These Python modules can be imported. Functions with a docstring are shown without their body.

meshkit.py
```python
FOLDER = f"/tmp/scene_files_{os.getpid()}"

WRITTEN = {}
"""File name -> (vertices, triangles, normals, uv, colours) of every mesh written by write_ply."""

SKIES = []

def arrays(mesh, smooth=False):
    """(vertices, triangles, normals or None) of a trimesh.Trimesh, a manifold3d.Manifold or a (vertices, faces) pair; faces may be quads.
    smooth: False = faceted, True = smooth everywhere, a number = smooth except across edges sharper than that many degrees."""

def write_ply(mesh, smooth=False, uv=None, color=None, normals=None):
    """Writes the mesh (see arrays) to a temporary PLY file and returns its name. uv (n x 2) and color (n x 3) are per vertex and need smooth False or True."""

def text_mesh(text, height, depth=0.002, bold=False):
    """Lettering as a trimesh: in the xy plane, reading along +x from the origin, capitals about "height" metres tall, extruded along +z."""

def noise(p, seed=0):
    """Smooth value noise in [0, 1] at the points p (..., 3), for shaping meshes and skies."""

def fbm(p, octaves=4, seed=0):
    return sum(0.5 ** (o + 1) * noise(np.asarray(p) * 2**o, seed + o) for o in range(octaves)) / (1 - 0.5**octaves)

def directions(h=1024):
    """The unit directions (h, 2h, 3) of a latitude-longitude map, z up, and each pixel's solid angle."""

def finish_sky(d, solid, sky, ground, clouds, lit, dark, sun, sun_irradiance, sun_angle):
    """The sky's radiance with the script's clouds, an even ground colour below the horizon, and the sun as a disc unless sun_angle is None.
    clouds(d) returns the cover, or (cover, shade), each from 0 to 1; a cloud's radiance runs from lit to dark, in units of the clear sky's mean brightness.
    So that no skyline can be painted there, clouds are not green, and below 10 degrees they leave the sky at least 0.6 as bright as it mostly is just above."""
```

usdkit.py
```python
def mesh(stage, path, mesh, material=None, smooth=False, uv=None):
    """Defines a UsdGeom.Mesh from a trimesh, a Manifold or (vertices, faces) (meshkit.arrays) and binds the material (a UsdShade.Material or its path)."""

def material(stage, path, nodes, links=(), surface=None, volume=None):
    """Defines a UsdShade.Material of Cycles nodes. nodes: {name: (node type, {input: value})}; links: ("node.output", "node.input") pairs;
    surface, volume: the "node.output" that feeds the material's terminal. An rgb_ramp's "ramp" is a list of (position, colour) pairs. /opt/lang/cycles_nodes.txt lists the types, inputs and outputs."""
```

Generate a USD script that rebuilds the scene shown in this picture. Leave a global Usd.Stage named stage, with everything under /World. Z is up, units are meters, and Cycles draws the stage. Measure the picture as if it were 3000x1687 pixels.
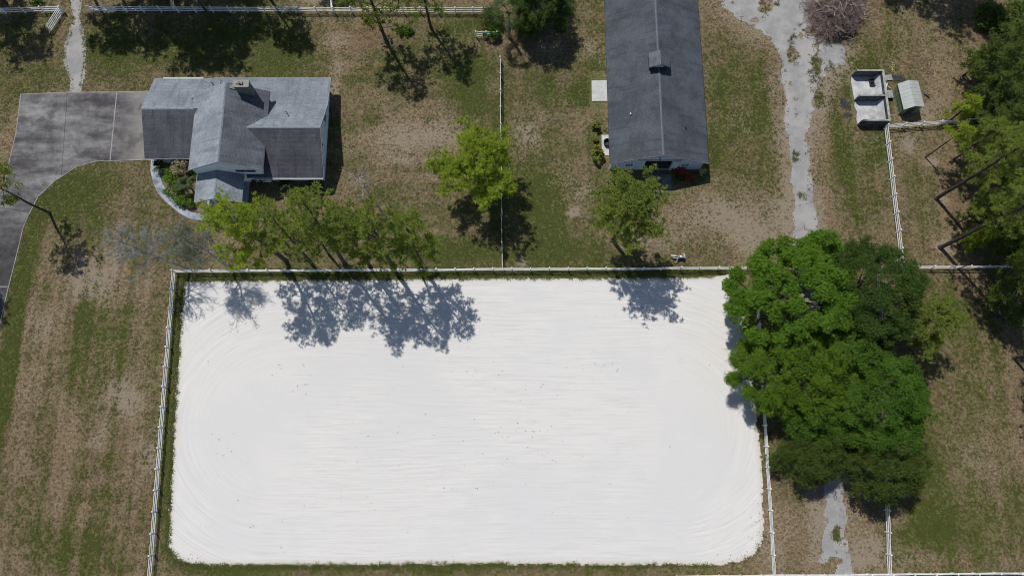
import math, random
import numpy as np, trimesh, shapely
from shapely.geometry import Polygon, LineString, box as sbox
from shapely.ops import split as shsplit, unary_union
import usdkit, meshkit
from pxr import Usd, UsdGeom, UsdLux, UsdShade, Sdf, Gf, Vt

random.seed(7)
RNG = np.random.default_rng(7)
stage = Usd.Stage.CreateInMemory()
UsdGeom.SetStageUpAxis(stage, 'Z')
UsdGeom.SetStageMetersPerUnit(stage, 1.0)
UsdGeom.Xform.Define(stage, '/World')
UsdGeom.Scope.Define(stage, '/World/Looks')

# ------------------------------------------------------------------ camera, sky, sun
CAM_H, FPX, TILT = 89.0, 2080.0, math.radians(13.2)      # a drone 89 m up, tipped 13 degrees from straight down
cT, sT = math.cos(TILT), math.sin(TILT)
cam = UsdGeom.Camera.Define(stage, '/World/camera')
cam.CreateHorizontalApertureAttr(36.0)
cam.CreateVerticalApertureAttr(36.0 * 575 / 1024)
cam.CreateFocalLengthAttr(36.0 * FPX / 3000)
cam.CreateExposureAttr(0.0)
cam.CreateClippingRangeAttr(Gf.Vec2f(1, 10000))
cam.AddTranslateOp().Set(Gf.Vec3d(0, 0, CAM_H))
cam.AddRotateXOp().Set(13.2)

SUN_EL = math.radians(60.0)
SH = np.array([0.54, -0.84]); SH /= np.linalg.norm(SH)     # the way shadows fall on the ground
SUN = np.array([-SH[0] * math.cos(SUN_EL), -SH[1] * math.cos(SUN_EL), math.sin(SUN_EL)])
sky_m = usdkit.material(stage, '/World/Looks/sky', {
    'sky': ('sky_texture', {'sky_type': 'single_scattering', 'sun_disc': False, 'sun_elevation': SUN_EL, 'sun_rotation': math.atan2(SUN[0], SUN[1]), 'aerosol_density': 0.8}),
    'bg': ('background_shader', {'strength': 0.082})}, [('sky.color', 'bg.color')], surface='bg.background')
dome = UsdLux.DomeLight.Define(stage, '/World/sky')
dome.GetPrim().SetCustomDataByKey('kind', 'structure')
UsdShade.MaterialBindingAPI.Apply(dome.GetPrim()).Bind(sky_m)
sun = UsdLux.DistantLight.Define(stage, '/World/sun')
sun.CreateIntensityAttr(1.03); sun.CreateAngleAttr(0.53); sun.CreateColorAttr(Gf.Vec3f(1.0, 0.955, 0.89))
sun.CreateNormalizeAttr(True)
zax = Gf.Vec3d(*map(float, SUN)); xax = Gf.Cross(Gf.Vec3d(0, 0, 1), zax).GetNormalized(); yax = Gf.Cross(zax, xax)
sun.AddTransformOp().Set(Gf.Matrix4d(*xax, 0, *yax, 0, *zax, 0, 0, 0, 0, 1))


def G(u, v, z=0.0):
    """Survey helper: the point at height z that the 3000 x 1687 photograph shows at (u, v)."""
    x, y = (u - 1500) / FPX, (843.5 - v) / FPX
    k = (CAM_H - z) / (cT - y * sT)
    return np.array([x * k, k * (y * cT + sT)])


def PX(X, Y, Z=0.0):
    d = Z - CAM_H
    f = Y * sT - d * cT
    return 1500 + FPX * X / f, 843.5 - FPX * (Y * cT + d * sT) / f


def GP(pts, z=0.0):
    return [tuple(G(u, v, z)) for u, v in pts]


# ------------------------------------------------------------------ scene helpers
_names = {}


def numbered(parent, name):
    k = _names.get((parent, name), 0)
    _names[(parent, name)] = k + 1
    return f'{parent}/{name}' if k == 0 else f'{parent}/{name}_{k:03d}'


class Node:
    def __init__(self, path, origin):
        self.path, self.origin = path, np.asarray(origin, float)


def tag(prim, label=None, cat=None, group=None, kind=None):
    for k, v in (('label', label), ('category', cat), ('group', group), ('kind', kind)):
        if v:
            prim.SetCustomDataByKey(k, v)


def thing(name, label, cat, loc=(0, 0, 0), group=None, kind=None, rotz=0.0, scale=None, ref=None):
    path = numbered('/World', name)
    x = UsdGeom.Xform.Define(stage, path)
    x.AddTranslateOp().Set(Gf.Vec3d(*map(float, loc)))
    if rotz:
        x.AddRotateZOp().Set(float(rotz))
    if scale is not None:
        x.AddScaleOp().Set(Gf.Vec3f(*([float(scale)] * 3 if np.isscalar(scale) else map(float, scale))))
    if ref is not None:
        x.GetPrim().GetReferences().AddInternalReference(ref.path)
        x.GetPrim().SetInstanceable(True)
    tag(x.GetPrim(), label, cat, group, kind)
    return Node(path, (0, 0, 0) if (rotz or scale is not None or ref is not None) else loc)


def structure(name, label=None):
    path = numbered('/World', name)
    x = UsdGeom.Xform.Define(stage, path)
    tag(x.GetPrim(), label, None, None, 'structure')
    return Node(path, (0, 0, 0))


def obj(name, mesh, mat, parent=None, smooth=False, label=None, kind=None, cat=None, group=None):
    """One Mesh prim; vertices are in the parent's frame, or in the world's when the parent stands where it was given."""
    if isinstance(mesh, MB):
        mesh = mesh.mesh()
    if isinstance(mesh, trimesh.Trimesh):
        mesh = (np.array(mesh.vertices), np.array(mesh.faces))
    o = parent.origin if parent is not None else np.zeros(3)
    path = numbered(parent.path if parent is not None else '/World', name)
    m = usdkit.mesh(stage, path, (np.asarray(mesh[0], float) - o, mesh[1]), mat, smooth=smooth)
    tag(m.GetPrim(), label, cat, group, kind)
    n = Node(path, o)
    n.prim = m
    return n


class MB:
    """Collects triangles."""
    def __init__(self):
        self.v, self.f, self.n = [], [], 0

    def add(self, v, f):
        v, f = np.asarray(v, float), np.asarray(f, int)
        if f.ndim == 2 and f.shape[1] == 4:
            f = np.vstack([f[:, [0, 1, 2]], f[:, [0, 2, 3]]])
        self.v.append(v); self.f.append(f + self.n); self.n += len(v)
        return self

    def box(self, lo, hi):
        x0, y0, z0 = lo; x1, y1, z1 = hi
        return self.add([(x0, y0, z0), (x1, y0, z0), (x1, y1, z0), (x0, y1, z0), (x0, y0, z1), (x1, y0, z1), (x1, y1, z1), (x0, y1, z1)],
                        [(0, 3, 2, 1), (4, 5, 6, 7), (0, 1, 5, 4), (1, 2, 6, 5), (2, 3, 7, 6), (3, 0, 4, 7)])

    def beam(self, p, q, w, h, up=(0, 0, 1)):
        p, q, up = np.asarray(p, float), np.asarray(q, float), np.asarray(up, float)
        t = q - p; t /= np.linalg.norm(t)
        s = np.cross(t, up)
        if np.linalg.norm(s) < 1e-6:
            s = np.cross(t, (1, 0, 0))
        s /= np.linalg.norm(s); b = np.cross(s, t)
        v = [e + a * s * w / 2 + c * b * h / 2 for e in (p, q) for a, c in ((-1, -1), (1, -1), (1, 1), (-1, 1))]
        return self.add(v, [(0, 1, 2, 3), (7, 6, 5, 4), (0, 4, 5, 1), (1, 5, 6, 2), (2, 6, 7, 3), (3, 7, 4, 0)])

    def tube(self, pts, radii, sides=6, cap=True):
        p = np.asarray(pts, float)
        r = np.broadcast_to(np.asarray(radii, float), (len(p),))
        t = np.gradient(p, axis=0); t /= np.linalg.norm(t, axis=1, keepdims=True) + 1e-12
        a = np.cross(t, np.where(np.abs(t[:, 2:]) < 0.9, [0, 0, 1.0], [1.0, 0, 0])); a /= np.linalg.norm(a, axis=1, keepdims=True) + 1e-12
        b = np.cross(t, a)
        ang = np.arange(sides) * 2 * np.pi / sides
        v = p[:, None] + r[:, None, None] * (np.cos(ang)[None, :, None] * a[:, None] + np.sin(ang)[None, :, None] * b[:, None])
        v = v.reshape(-1, 3)
        i, j = np.meshgrid(np.arange(len(p) - 1), np.arange(sides), indexing='ij')
        q = np.stack([i * sides + j, i * sides + (j + 1) % sides, (i + 1) * sides + (j + 1) % sides, (i + 1) * sides + j], -1).reshape(-1, 4)
        self.add(v, q)
        if cap:
            e = (len(p) - 1) * sides
            f = [(e, e + k, e + k + 1) for k in range(1, sides - 1)] + [(0, k + 1, k) for k in range(1, sides - 1)]
            self.f.append(np.array(f) + self.n - len(v))
        return self

    def prism(self, poly, z0, z1):
        v2, f2 = trimesh.creation.triangulate_polygon(poly, engine='earcut')
        v2 = np.asarray(v2); f2 = np.asarray(f2); n = len(v2)
        a = np.cross(v2[f2[:, 1]] - v2[f2[:, 0]], v2[f2[:, 2]] - v2[f2[:, 0]])
        f2[a < 0] = f2[a < 0][:, ::-1]
        self.add(np.c_[v2, np.full(n, z1)], f2)
        self.add(np.c_[v2, np.full(n, z0)], f2[:, ::-1])
        for ring in [poly.exterior] + list(poly.interiors):
            c = np.array(ring.coords)[:-1]
            if (ring is poly.exterior) != ring.is_ccw:
                c = c[::-1]
            m = len(c); i = np.arange(m); k = (i + 1) % m
            self.add(np.vstack([np.c_[c, np.full(m, z0)], np.c_[c, np.full(m, z1)]]), np.stack([i, k, k + m, i + m], 1))
        return self

    def slab(self, pts, th):
        """A plane polygon given by 3-D corners, th thick downwards (a roof plane)."""
        p = np.asarray(pts, float)
        c = p.mean(0); n = np.linalg.svd(p - c)[2][2]
        if n[2] < 0:
            n = -n
        poly = Polygon(p[:, :2])
        k = MB().prism(poly, 0, 1)
        v, f = k.mesh()
        top = v[:, 2].copy()
        z = c[2] - ((v[:, :2] - c[:2]) @ n[:2]) / n[2]
        v[:, 2] = z - np.where(top > 0.5, 0, th)
        return self.add(v, f)

    def mesh(self):
        return np.vstack(self.v), np.vstack(self.f)


def move(mesh, loc=(0, 0, 0), rotz=0.0):
    v, f = mesh.mesh() if isinstance(mesh, MB) else mesh
    c, s = math.cos(rotz), math.sin(rotz)
    return v @ np.array([[c, s, 0], [-s, c, 0], [0, 0, 1]]) + np.asarray(loc, float), f


# ------------------------------------------------------------------ material helpers
class NG:
    def __init__(self):
        self.nodes, self.links = {}, []

    def n(self, kind, **inp):
        name = f'n{len(self.nodes)}'
        vals = {}
        for k, v in inp.items():
            if isinstance(v, str) and v.startswith('@'):
                self.links.append((v[1:], f'{name}.{k}'))
            else:
                vals[k] = v
        self.nodes[name] = (kind, vals)
        return '@' + name

    def math(self, op, a, b=0.0, clamp=False):
        return self.n('math', math_type=op, value1=a, value2=b, use_clamp=clamp) + '.value'

    def noise(self, vec, scale, detail=2.0, rough=0.5, dist=0.0):
        return self.n('noise_texture', vector=vec, scale=float(scale), detail=float(detail), roughness=float(rough), distortion=float(dist)) + '.fac'

    def ramp(self, fac, stops):
        return self.n('rgb_ramp', fac=fac, ramp=stops) + '.color'

    def step(self, val, lo, hi):
        return self.n('map_range', range_type='smoothstep', value=val, from_min=float(lo), from_max=float(hi), to_min=0.0, to_max=1.0, clamp=True) + '.result'

    def mix(self, fac, a, b, kind='mix'):
        return self.n('mix', mix_type=kind, fac=fac, color1=a, color2=b) + '.color'

    def pos(self):
        return self.n('geometry') + '.position'

    def bump(self, height, strength=0.5, distance=0.02):
        return self.n('bump', height=height, strength=float(strength), distance=float(distance)) + '.normal'

    def done(self, name, surface):
        return usdkit.material(stage, f'/World/Looks/{name}', self.nodes, self.links, surface=surface[1:])

    def principled(self, name, color, rough=0.7, normal=None, spec=0.3, metallic=0.0):
        kw = dict(base_color=color, roughness=rough, specular_ior_level=spec, metallic=metallic)
        if normal:
            kw['normal'] = normal
        return self.done(name, self.n('principled_bsdf', **kw) + '.BSDF')


def plain(name, c1, c2, scale=3.0, rough=0.6, bump=0.0, spec=0.3, detail=4, metallic=0.0, dark=None):
    g = NG(); p = g.pos()
    a = g.noise(p, scale, detail, 0.6)
    col = g.ramp(a, [(0.3, c1), (0.7, c2)])
    if dark is not None:
        col = g.mix(g.step(g.noise(p, scale * 0.35, 5, 0.65), 0.5, 0.68), col, dark)
    return g.principled(name, col, rough, g.bump(g.noise(p, scale * 8, 3), bump, 0.02) if bump else None, spec, metallic)


def shingles(name, along, base, dark, course_fade=0.35):
    """Asphalt shingles: the courses run along x or y, rows by height."""
    g = NG(); p = g.pos()
    s = g.n('separate_xyz', vector=p)
    u = s + ('.x' if along == 'x' else '.y')
    row = g.math('multiply', s + ('.y' if along == 'x' else '.x'), 1.13)
    vec = g.n('combine_xyz', x=u, y=row, z=0.0) + '.vector'
    br = g.n('brick_texture', vector=vec, scale=1.0, brick_width=0.34, row_height=0.16, mortar_size=0.018, mortar_smooth=0.3, bias=0.0,
             color1=(0.84, 0.84, 0.84), color2=(1.04, 1.04, 1.04), mortar=(course_fade, course_fade, course_fade))
    big = g.noise(p, 0.38, 6, 0.66)
    col = g.mix(g.step(big, 0.36, 0.64), dark, base)
    streak = g.noise(g.n('combine_xyz', x=g.math('multiply', u, 1.6), y=g.math('multiply', row, 0.16), z=3.0) + '.vector', 1.0, 4, 0.6)
    col = g.mix(g.math('multiply', g.step(streak, 0.5, 0.68), 0.6), col, tuple(x * 0.45 for x in dark))
    fine = g.noise(p, 9.0, 3, 0.7)
    col = g.mix(0.35, col, g.ramp(fine, [(0.3, tuple(x * 0.6 for x in dark)), (0.7, tuple(x * 1.25 for x in base))]))
    col = g.mix(1.0, col, br + '.color', 'multiply')
    return g.principled(name, col, 0.85, g.bump(br + '.fac', 0.5, -0.02), 0.25)


def siding(name, c, pitch=0.2, axis='z'):
    g = NG(); p = g.pos()
    s = g.n('separate_xyz', vector=p)
    saw = g.math('fract' if False else 'fraction', g.math('divide', s + '.' + axis, pitch))
    dirt = g.noise(p, 0.9, 5, 0.6)
    col = g.ramp(dirt, [(0.3, tuple(x * 0.86 for x in c)), (0.65, c)])
    groove = g.step(saw, 0.0, 0.1)
    col = g.mix(groove, tuple(x * 0.55 for x in c), col)
    return g.principled(name, col, 0.55, g.bump(saw, 0.6, 0.02), 0.35)


def leaf_mat(name, c1, c2, trans=0.3, tip=None):
    g = NG(); geo = g.n('geometry')
    col = g.ramp(g.noise(geo + '.position', 0.8, 3, 0.6), [(0.3, c1), (0.7, c2)])
    hue = g.step(g.noise(geo + '.position', 0.28, 3, 0.6), 0.38, 0.62)
    col = g.mix(g.math('multiply', hue, 0.55), col, (c2[0] * 1.1, c2[1] * .98, c2[2]))
    isl = geo + '.random_per_island'
    col = g.mix(0.55, col, g.ramp(isl, [(0.0, tuple(x * 0.62 for x in c1)), (0.6, c2), (1.0, tip or tuple(x * 1.3 for x in c2))]))
    d = g.n('principled_bsdf', base_color=col, roughness=0.6, specular_ior_level=0.22) + '.BSDF'
    t = g.n('translucent_bsdf', color=g.mix(1.0, col, (1.1, 1.25, 0.5), 'multiply')) + '.BSDF'
    return g.done(name, g.n('mix_closure', fac=trans, closure1=d, closure2=t) + '.closure')


def window_glass():
    g = NG()
    f = g.n('fresnel', IOR=1.5) + '.fac'
    return g.done('window_glass', g.n('mix_closure', fac=f, closure1=g.n('principled_bsdf', base_color=(0.012, 0.014, 0.018), roughness=0.25) + '.BSDF', closure2=g.n('glossy_bsdf', color=(0.8, 0.85, 0.9), roughness=0.03) + '.BSDF') + '.closure')


M = {}
M['vinyl'] = plain('white_vinyl', (0.62, 0.63, 0.63), (0.80, 0.80, 0.80), 1.3, 0.45, 0, 0.35, dark=(0.52, 0.54, 0.52))
M['wall'] = siding('painted_siding', (0.62, 0.67, 0.72), 0.2)
M['barn_wall'] = siding('barn_panel', (0.42, 0.48, 0.54), 0.3, 'x')
M['trim'] = plain('white_trim', (0.62, 0.65, 0.68), (0.76, 0.78, 0.8), 2.0, 0.5)
M['glass'] = window_glass()
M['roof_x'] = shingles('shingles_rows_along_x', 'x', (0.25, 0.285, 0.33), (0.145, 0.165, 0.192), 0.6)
M['roof_x_baked_shade'] = shingles('baked_shade_shingles', 'x', (0.108, 0.115, 0.135), (0.056, 0.058, 0.068), 0.5)  # painted shade on weathered shingle: darker copy for slopes turned from the sun
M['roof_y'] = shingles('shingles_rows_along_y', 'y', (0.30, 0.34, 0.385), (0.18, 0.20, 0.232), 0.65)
M['barn_roof'] = shingles('barn_shingles', 'y', (0.094, 0.110, 0.133), (0.048, 0.055, 0.067), 0.6)
M['cap'] = plain('ridge_shingle', (0.14, 0.16, 0.185), (0.25, 0.285, 0.32), 4, 0.85, 0.3)
M['barn_cap'] = plain('barn_ridge_shingle', (0.085, 0.102, 0.125), (0.13, 0.152, 0.18), 4, 0.85, 0.3)
M['fascia'] = plain('grey_fascia', (0.20, 0.22, 0.245), (0.30, 0.325, 0.35), 2.0, 0.6)
M['roof_y_baked_light'] = shingles('baked_light_side_shingles', 'y', (0.15, 0.168, 0.198), (0.078, 0.084, 0.10), 0.6)  # shade painted into the main east slope; sunlit tone for the cupola west slope
M['brick'] = plain('chimney_brick', (0.095, 0.088, 0.088), (0.16, 0.148, 0.142), 4, 0.85, 0.4)
M['cement'] = plain('chimney_cement', (0.19, 0.185, 0.182), (0.28, 0.27, 0.265), 5, 0.85, 0.3)
M['dark_metal'] = plain('dark_metal', (0.02, 0.02, 0.022), (0.05, 0.05, 0.055), 5, 0.5)
M['grey_metal'] = plain('grey_metal', (0.3, 0.31, 0.32), (0.42, 0.43, 0.44), 5, 0.45, 0, 0.5)
M['pale_roof'] = plain('pale_sheet_metal', (0.30, 0.325, 0.315), (0.38, 0.405, 0.395), 1.2, 0.45, 0, 0.5, dark=(0.33, 0.335, 0.325))
M['green_panel'] = plain('green_panel', (0.10, 0.16, 0.085), (0.16, 0.23, 0.13), 1.5, 0.55, dark=(0.2, 0.22, 0.12))
M['rubber'] = plain('black_sheet', (0.018, 0.02, 0.026), (0.035, 0.037, 0.045), 4, 0.7, 0.4)
M['pallet'] = plain('pallet_wood', (0.26, 0.25, 0.25), (0.42, 0.41, 0.41), 4, 0.85, 0.3)
M['binwall'] = plain('weathered_block', (0.20, 0.21, 0.20), (0.36, 0.37, 0.36), 1.8, 0.9, 0.4, dark=(0.09, 0.1, 0.085))
M['shade_wall'] = plain('baked_shade_block', (0.045, 0.048, 0.05), (0.12, 0.125, 0.125), 1.8, 0.9, 0.4, dark=(0.03, 0.033, 0.033))  # bin wall faces darkened, their shade put into the colour
M['binfloor'] = plain('chalky_concrete', (0.30, 0.305, 0.31), (0.50, 0.505, 0.51), 1.0, 0.9, 0.4, detail=7, dark=(0.24, 0.24, 0.245))
M['pad'] = plain('concrete_pad', (0.34, 0.355, 0.35), (0.46, 0.475, 0.465), 1.1, 0.9, 0.3, detail=7, dark=(0.4, 0.38, 0.36))
M['edge'] = plain('sandy_edge', (0.16, 0.15, 0.135), (0.34, 0.325, 0.30), 1.2, 0.9, detail=6)
M['apron'] = plain('baked_shade_apron', (0.09, 0.095, 0.10), (0.2, 0.205, 0.21), 0.9, 0.9, 0.3, detail=6)  # concrete darkened to stand in for the barn shadow
M['walk'] = plain('stained_walkway', (0.20, 0.235, 0.28), (0.36, 0.40, 0.45), 1.0, 0.85, 0.3, detail=6, dark=(0.12, 0.14, 0.17))
M['bark'] = plain('pine_bark', (0.04, 0.03, 0.026), (0.085, 0.065, 0.055), 5, 0.95, 0.8)
M['oakbark'] = plain('oak_bark', (0.05, 0.045, 0.04), (0.11, 0.10, 0.09), 5, 0.95, 0.8)
M['greybark'] = plain('grey_bark', (0.15, 0.145, 0.14), (0.34, 0.33, 0.32), 6, 0.95, 0.5)
M['lichen'] = plain('lichen_twig', (0.17, 0.18, 0.165), (0.31, 0.32, 0.295), 3, 0.95)
M['brush'] = plain('dead_brush', (0.11, 0.08, 0.07), (0.30, 0.235, 0.205), 1.0, 0.95)
M['palewood'] = plain('pale_wood', (0.26, 0.22, 0.18), (0.42, 0.36, 0.30), 4, 0.9)
M['redmetal'] = plain('rust_red', (0.16, 0.05, 0.03), (0.26, 0.1, 0.06), 6, 0.6)
M['teal'] = plain('teal_metal', (0.10, 0.16, 0.15), (0.2, 0.29, 0.27), 5, 0.5)
M['soil'] = plain('dark_floor', (0.07, 0.06, 0.055), (0.13, 0.115, 0.1), 2, 0.95)
M['mulch'] = plain('garden_mulch', (0.11, 0.08, 0.06), (0.24, 0.18, 0.14), 4, 0.95, 0.6, detail=6)
# foliage
M['pine_bright'] = leaf_mat('needles_bright', (0.24, 0.33, 0.03), (0.42, 0.52, 0.055), 0.43)
M['pine_mid'] = leaf_mat('needles_mid', (0.16, 0.22, 0.036), (0.285, 0.355, 0.065), 0.42)
M['pine_dark'] = leaf_mat('needles_dark', (0.085, 0.135, 0.026), (0.165, 0.22, 0.045), 0.35)
M['maple'] = leaf_mat('leaves_bright_green', (0.095, 0.20, 0.014), (0.165, 0.31, 0.025), 0.4)
M['oak_dark'] = leaf_mat('leaves_dark_green', (0.042, 0.09, 0.012), (0.085, 0.145, 0.02), 0.28)
M['oak_yellow'] = leaf_mat('leaves_yellow_green', (0.098, 0.185, 0.013), (0.185, 0.31, 0.024), 0.42)
M['oak_mid'] = leaf_mat('leaves_mid_green', (0.062, 0.145, 0.013), (0.12, 0.235, 0.022), 0.36)
M['oak_olive'] = leaf_mat('leaves_olive', (0.05, 0.088, 0.013), (0.10, 0.14, 0.021), 0.28)
M['hedge'] = leaf_mat('leaves_hedge', (0.12, 0.22, 0.024), (0.23, 0.36, 0.05), 0.36)
M['cream'] = leaf_mat('leaves_cream', (0.34, 0.30, 0.18), (0.52, 0.46, 0.31), 0.2)
M['croton'] = leaf_mat('leaves_yellow', (0.13, 0.17, 0.024), (0.30, 0.31, 0.06), 0.3)
M['palecroton'] = leaf_mat('leaves_pale_yellow', (0.34, 0.36, 0.14), (0.55, 0.55, 0.28), 0.2)
M['redleaf'] = leaf_mat('leaves_red', (0.18, 0.03, 0.02), (0.36, 0.085, 0.055), 0.25)
M['palm'] = leaf_mat('palm_leaf', (0.028, 0.062, 0.01), (0.068, 0.118, 0.02), 0.3, tip=(0.17, 0.205, 0.05))
M['sparseleaf'] = leaf_mat('leaves_grey_green', (0.10, 0.13, 0.06), (0.18, 0.215, 0.11), 0.3)
M['grass_green'] = leaf_mat('grass_green', (0.098, 0.13, 0.022), (0.175, 0.20, 0.05), 0.35)
M['grass_dry'] = leaf_mat('grass_dry', (0.165, 0.122, 0.072), (0.32, 0.25, 0.155), 0.3)


# ------------------------------------------------------------------ the lie of the land (outlines surveyed from the photograph)
ARENA = Polygon(GP([(541, 823), (700, 820), (1100, 818), (1500, 814), (2000, 811), (2138, 806), (2160, 830), (2178, 900), (2192, 1000), (2204, 1130), (2218, 1250), (2230, 1330), (2236, 1430),
                    (2236, 1540), (2231, 1590), (2212, 1624), (2165, 1646), (2110, 1654), (1800, 1654), (1400, 1652), (1000, 1655), (640, 1656), (560, 1652), (515, 1636), (492, 1600), (497, 1500), (505, 1330), (514, 1180), (524, 1000), (534, 880)]))
LANE = Polygon(GP([(2095, -60), (2385, -60), (2372, 20), (2380, 80), (2410, 118), (2470, 140), (2478, 190), (2440, 200), (2412, 215), (2395, 250), (2396, 310), (2372, 350), (2366, 410), (2370, 480), (2378, 560), (2392, 640), (2405, 740), (2415, 900), (2440, 1100), (2452, 1330),
                   (2466, 1400), (2470, 1500), (2478, 1560), (2492, 1640), (2500, 1740), (2446, 1740), (2440, 1650), (2405, 1640), (2404, 1590), (2416, 1540), (2412, 1460), (2412, 1380), (2395, 1200), (2370, 1000), (2345, 800), (2330, 700), (2324, 640), (2322, 560), (2318, 480), (2308, 400), (2300, 320), (2292, 240), (2288, 180), (2255, 110), (2200, 78), (2150, 45), (2110, 10)]))
PATH = Polygon(GP([(205, -60), (250, -60), (240, 10), (236, 60), (243, 90), (250, 130), (252, 170), (248, 215), (238, 262), (234, 279), (209, 279), (206, 240), (192, 205), (188, 160), (192, 125), (203, 95), (214, 60), (208, 10)]))
DRIVE = Polygon(GP([(62, 278), (200, 272), (340, 271), (462, 268), (462, 470), (425, 468), (280, 472), (225, 488), (160, 530), (112, 575), (86, 625), (68, 665), (45, 760), (22, 850), (5, 925), (-30, 1060), (-220, 1060), (-140, 760), (-45, 625), (14, 545), (22, 500), (48, 390)]))
WALK_OUT = [(443, 466), (441, 500), (449, 537), (463, 566), (481, 587), (507, 610), (531, 628), (552, 639), (569, 645), (592, 646.5), (627, 644), (640, 643)]
WALK_IN = [(640, 622), (607, 624), (581, 625), (561, 622), (537, 608), (513, 587), (495, 566), (478, 540), (467.5, 511), (468, 490), (472, 466)]
WALK = Polygon(GP(WALK_OUT + WALK_IN))
HOUSE_FOOT = unary_union([sbox(-47.9, 37.8, -25, 49.0), sbox(-41, 31.6, -34.8, 46), sbox(-41, 35.6, -25, 49)])
BARN_FOOT = sbox(13.1, 37.1, 25.2, 80)
PADS = unary_union([sbox(10.6, 45.4, 13.0, 51.8), sbox(11.2, 38.2, 13, 42.4), sbox(17.3, 33.6, 21.6, 37.2), sbox(46.5, 43.4, 51, 51.4), sbox(52.3, 45, 55.4, 49.4)])


def fbm2(x, y, s, seed=0, oct=4):
    return meshkit.fbm(np.stack([np.asarray(x) * s, np.asarray(y) * s, np.full(np.shape(x), 0.37)], -1), oct, seed)


def blob(u, v, cu, cv, ru, rv):
    return np.exp(-(((u - cu) / ru) ** 2 + ((v - cv) / rv) ** 2))


def line_dist(u, v, pts):
    d = np.full(np.shape(u), 1e9)
    for (x0, y0), (x1, y1) in zip(pts[:-1], pts[1:]):
        dx, dy = x1 - x0, y1 - y0
        t = np.clip(((u - x0) * dx + (v - y0) * dy) / (dx * dx + dy * dy), 0, 1)
        d = np.minimum(d, np.hypot(u - x0 - t * dx, v - y0 - t * dy))
    return d


GREEN = [(200, 545, 110, 60, .6), (270, 930, 150, 80, .2), (190, 1060, 100, 90, .2), (400, 1000, 60, 120, .18), (180, 1590, 130, 60, .35), (420, 1650, 120, 40, .25), (340, 1090, 60, 60, .2),
         (310, 150, 70, 70, .5), (560, 150, 230, 60, .45), (820, 150, 120, 90, .4), (990, 60, 40, 30, .5), (1330, 75, 90, 35, .6), (1385, 230, 45, 60, .75), (1390, 330, 40, 60, .5), (1090, 350, 30, 25, .5), (1200, 180, 90, 60, .2),
         (1590, 620, 70, 190, .5), (1270, 745, 140, 30, .6), (1480, 400, 30, 230, .35), (1400, 650, 60, 90, .2), (1590, 270, 70, 60, .3), (1700, 280, 25, 40, .8), (1560, 740, 160, 30, .5), (1750, 200, 25, 260, .35),
         (2170, 330, 80, 220, .16), (2240, 420, 70, 200, .14), (2450, 420, 40, 110, .5), (2600, 250, 180, 180, .18), (2560, 420, 45, 60, .6), (2480, 580, 70, 130, .3), (2700, 560, 40, 120, .3), (2500, 180, 60, 60, .2), (2780, 120, 60, 60, .2),
         (2900, 1400, 160, 160, .12), (2760, 1540, 80, 60, .6), (2850, 1180, 60, 200, .12), (2600, 1600, 60, 60, .3), (2340, 1480, 40, 50, .3), (2560, 1560, 30, 60, .4), (2780, 900, 50, 90, .45), (430, 700, 60, 60, .2), (480, 600, 40, 60, .1), (30, 150, 120, 120, .25), (120, 230, 90, 50, .3), (360, 1230, 120, 100, .12)]
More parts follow.
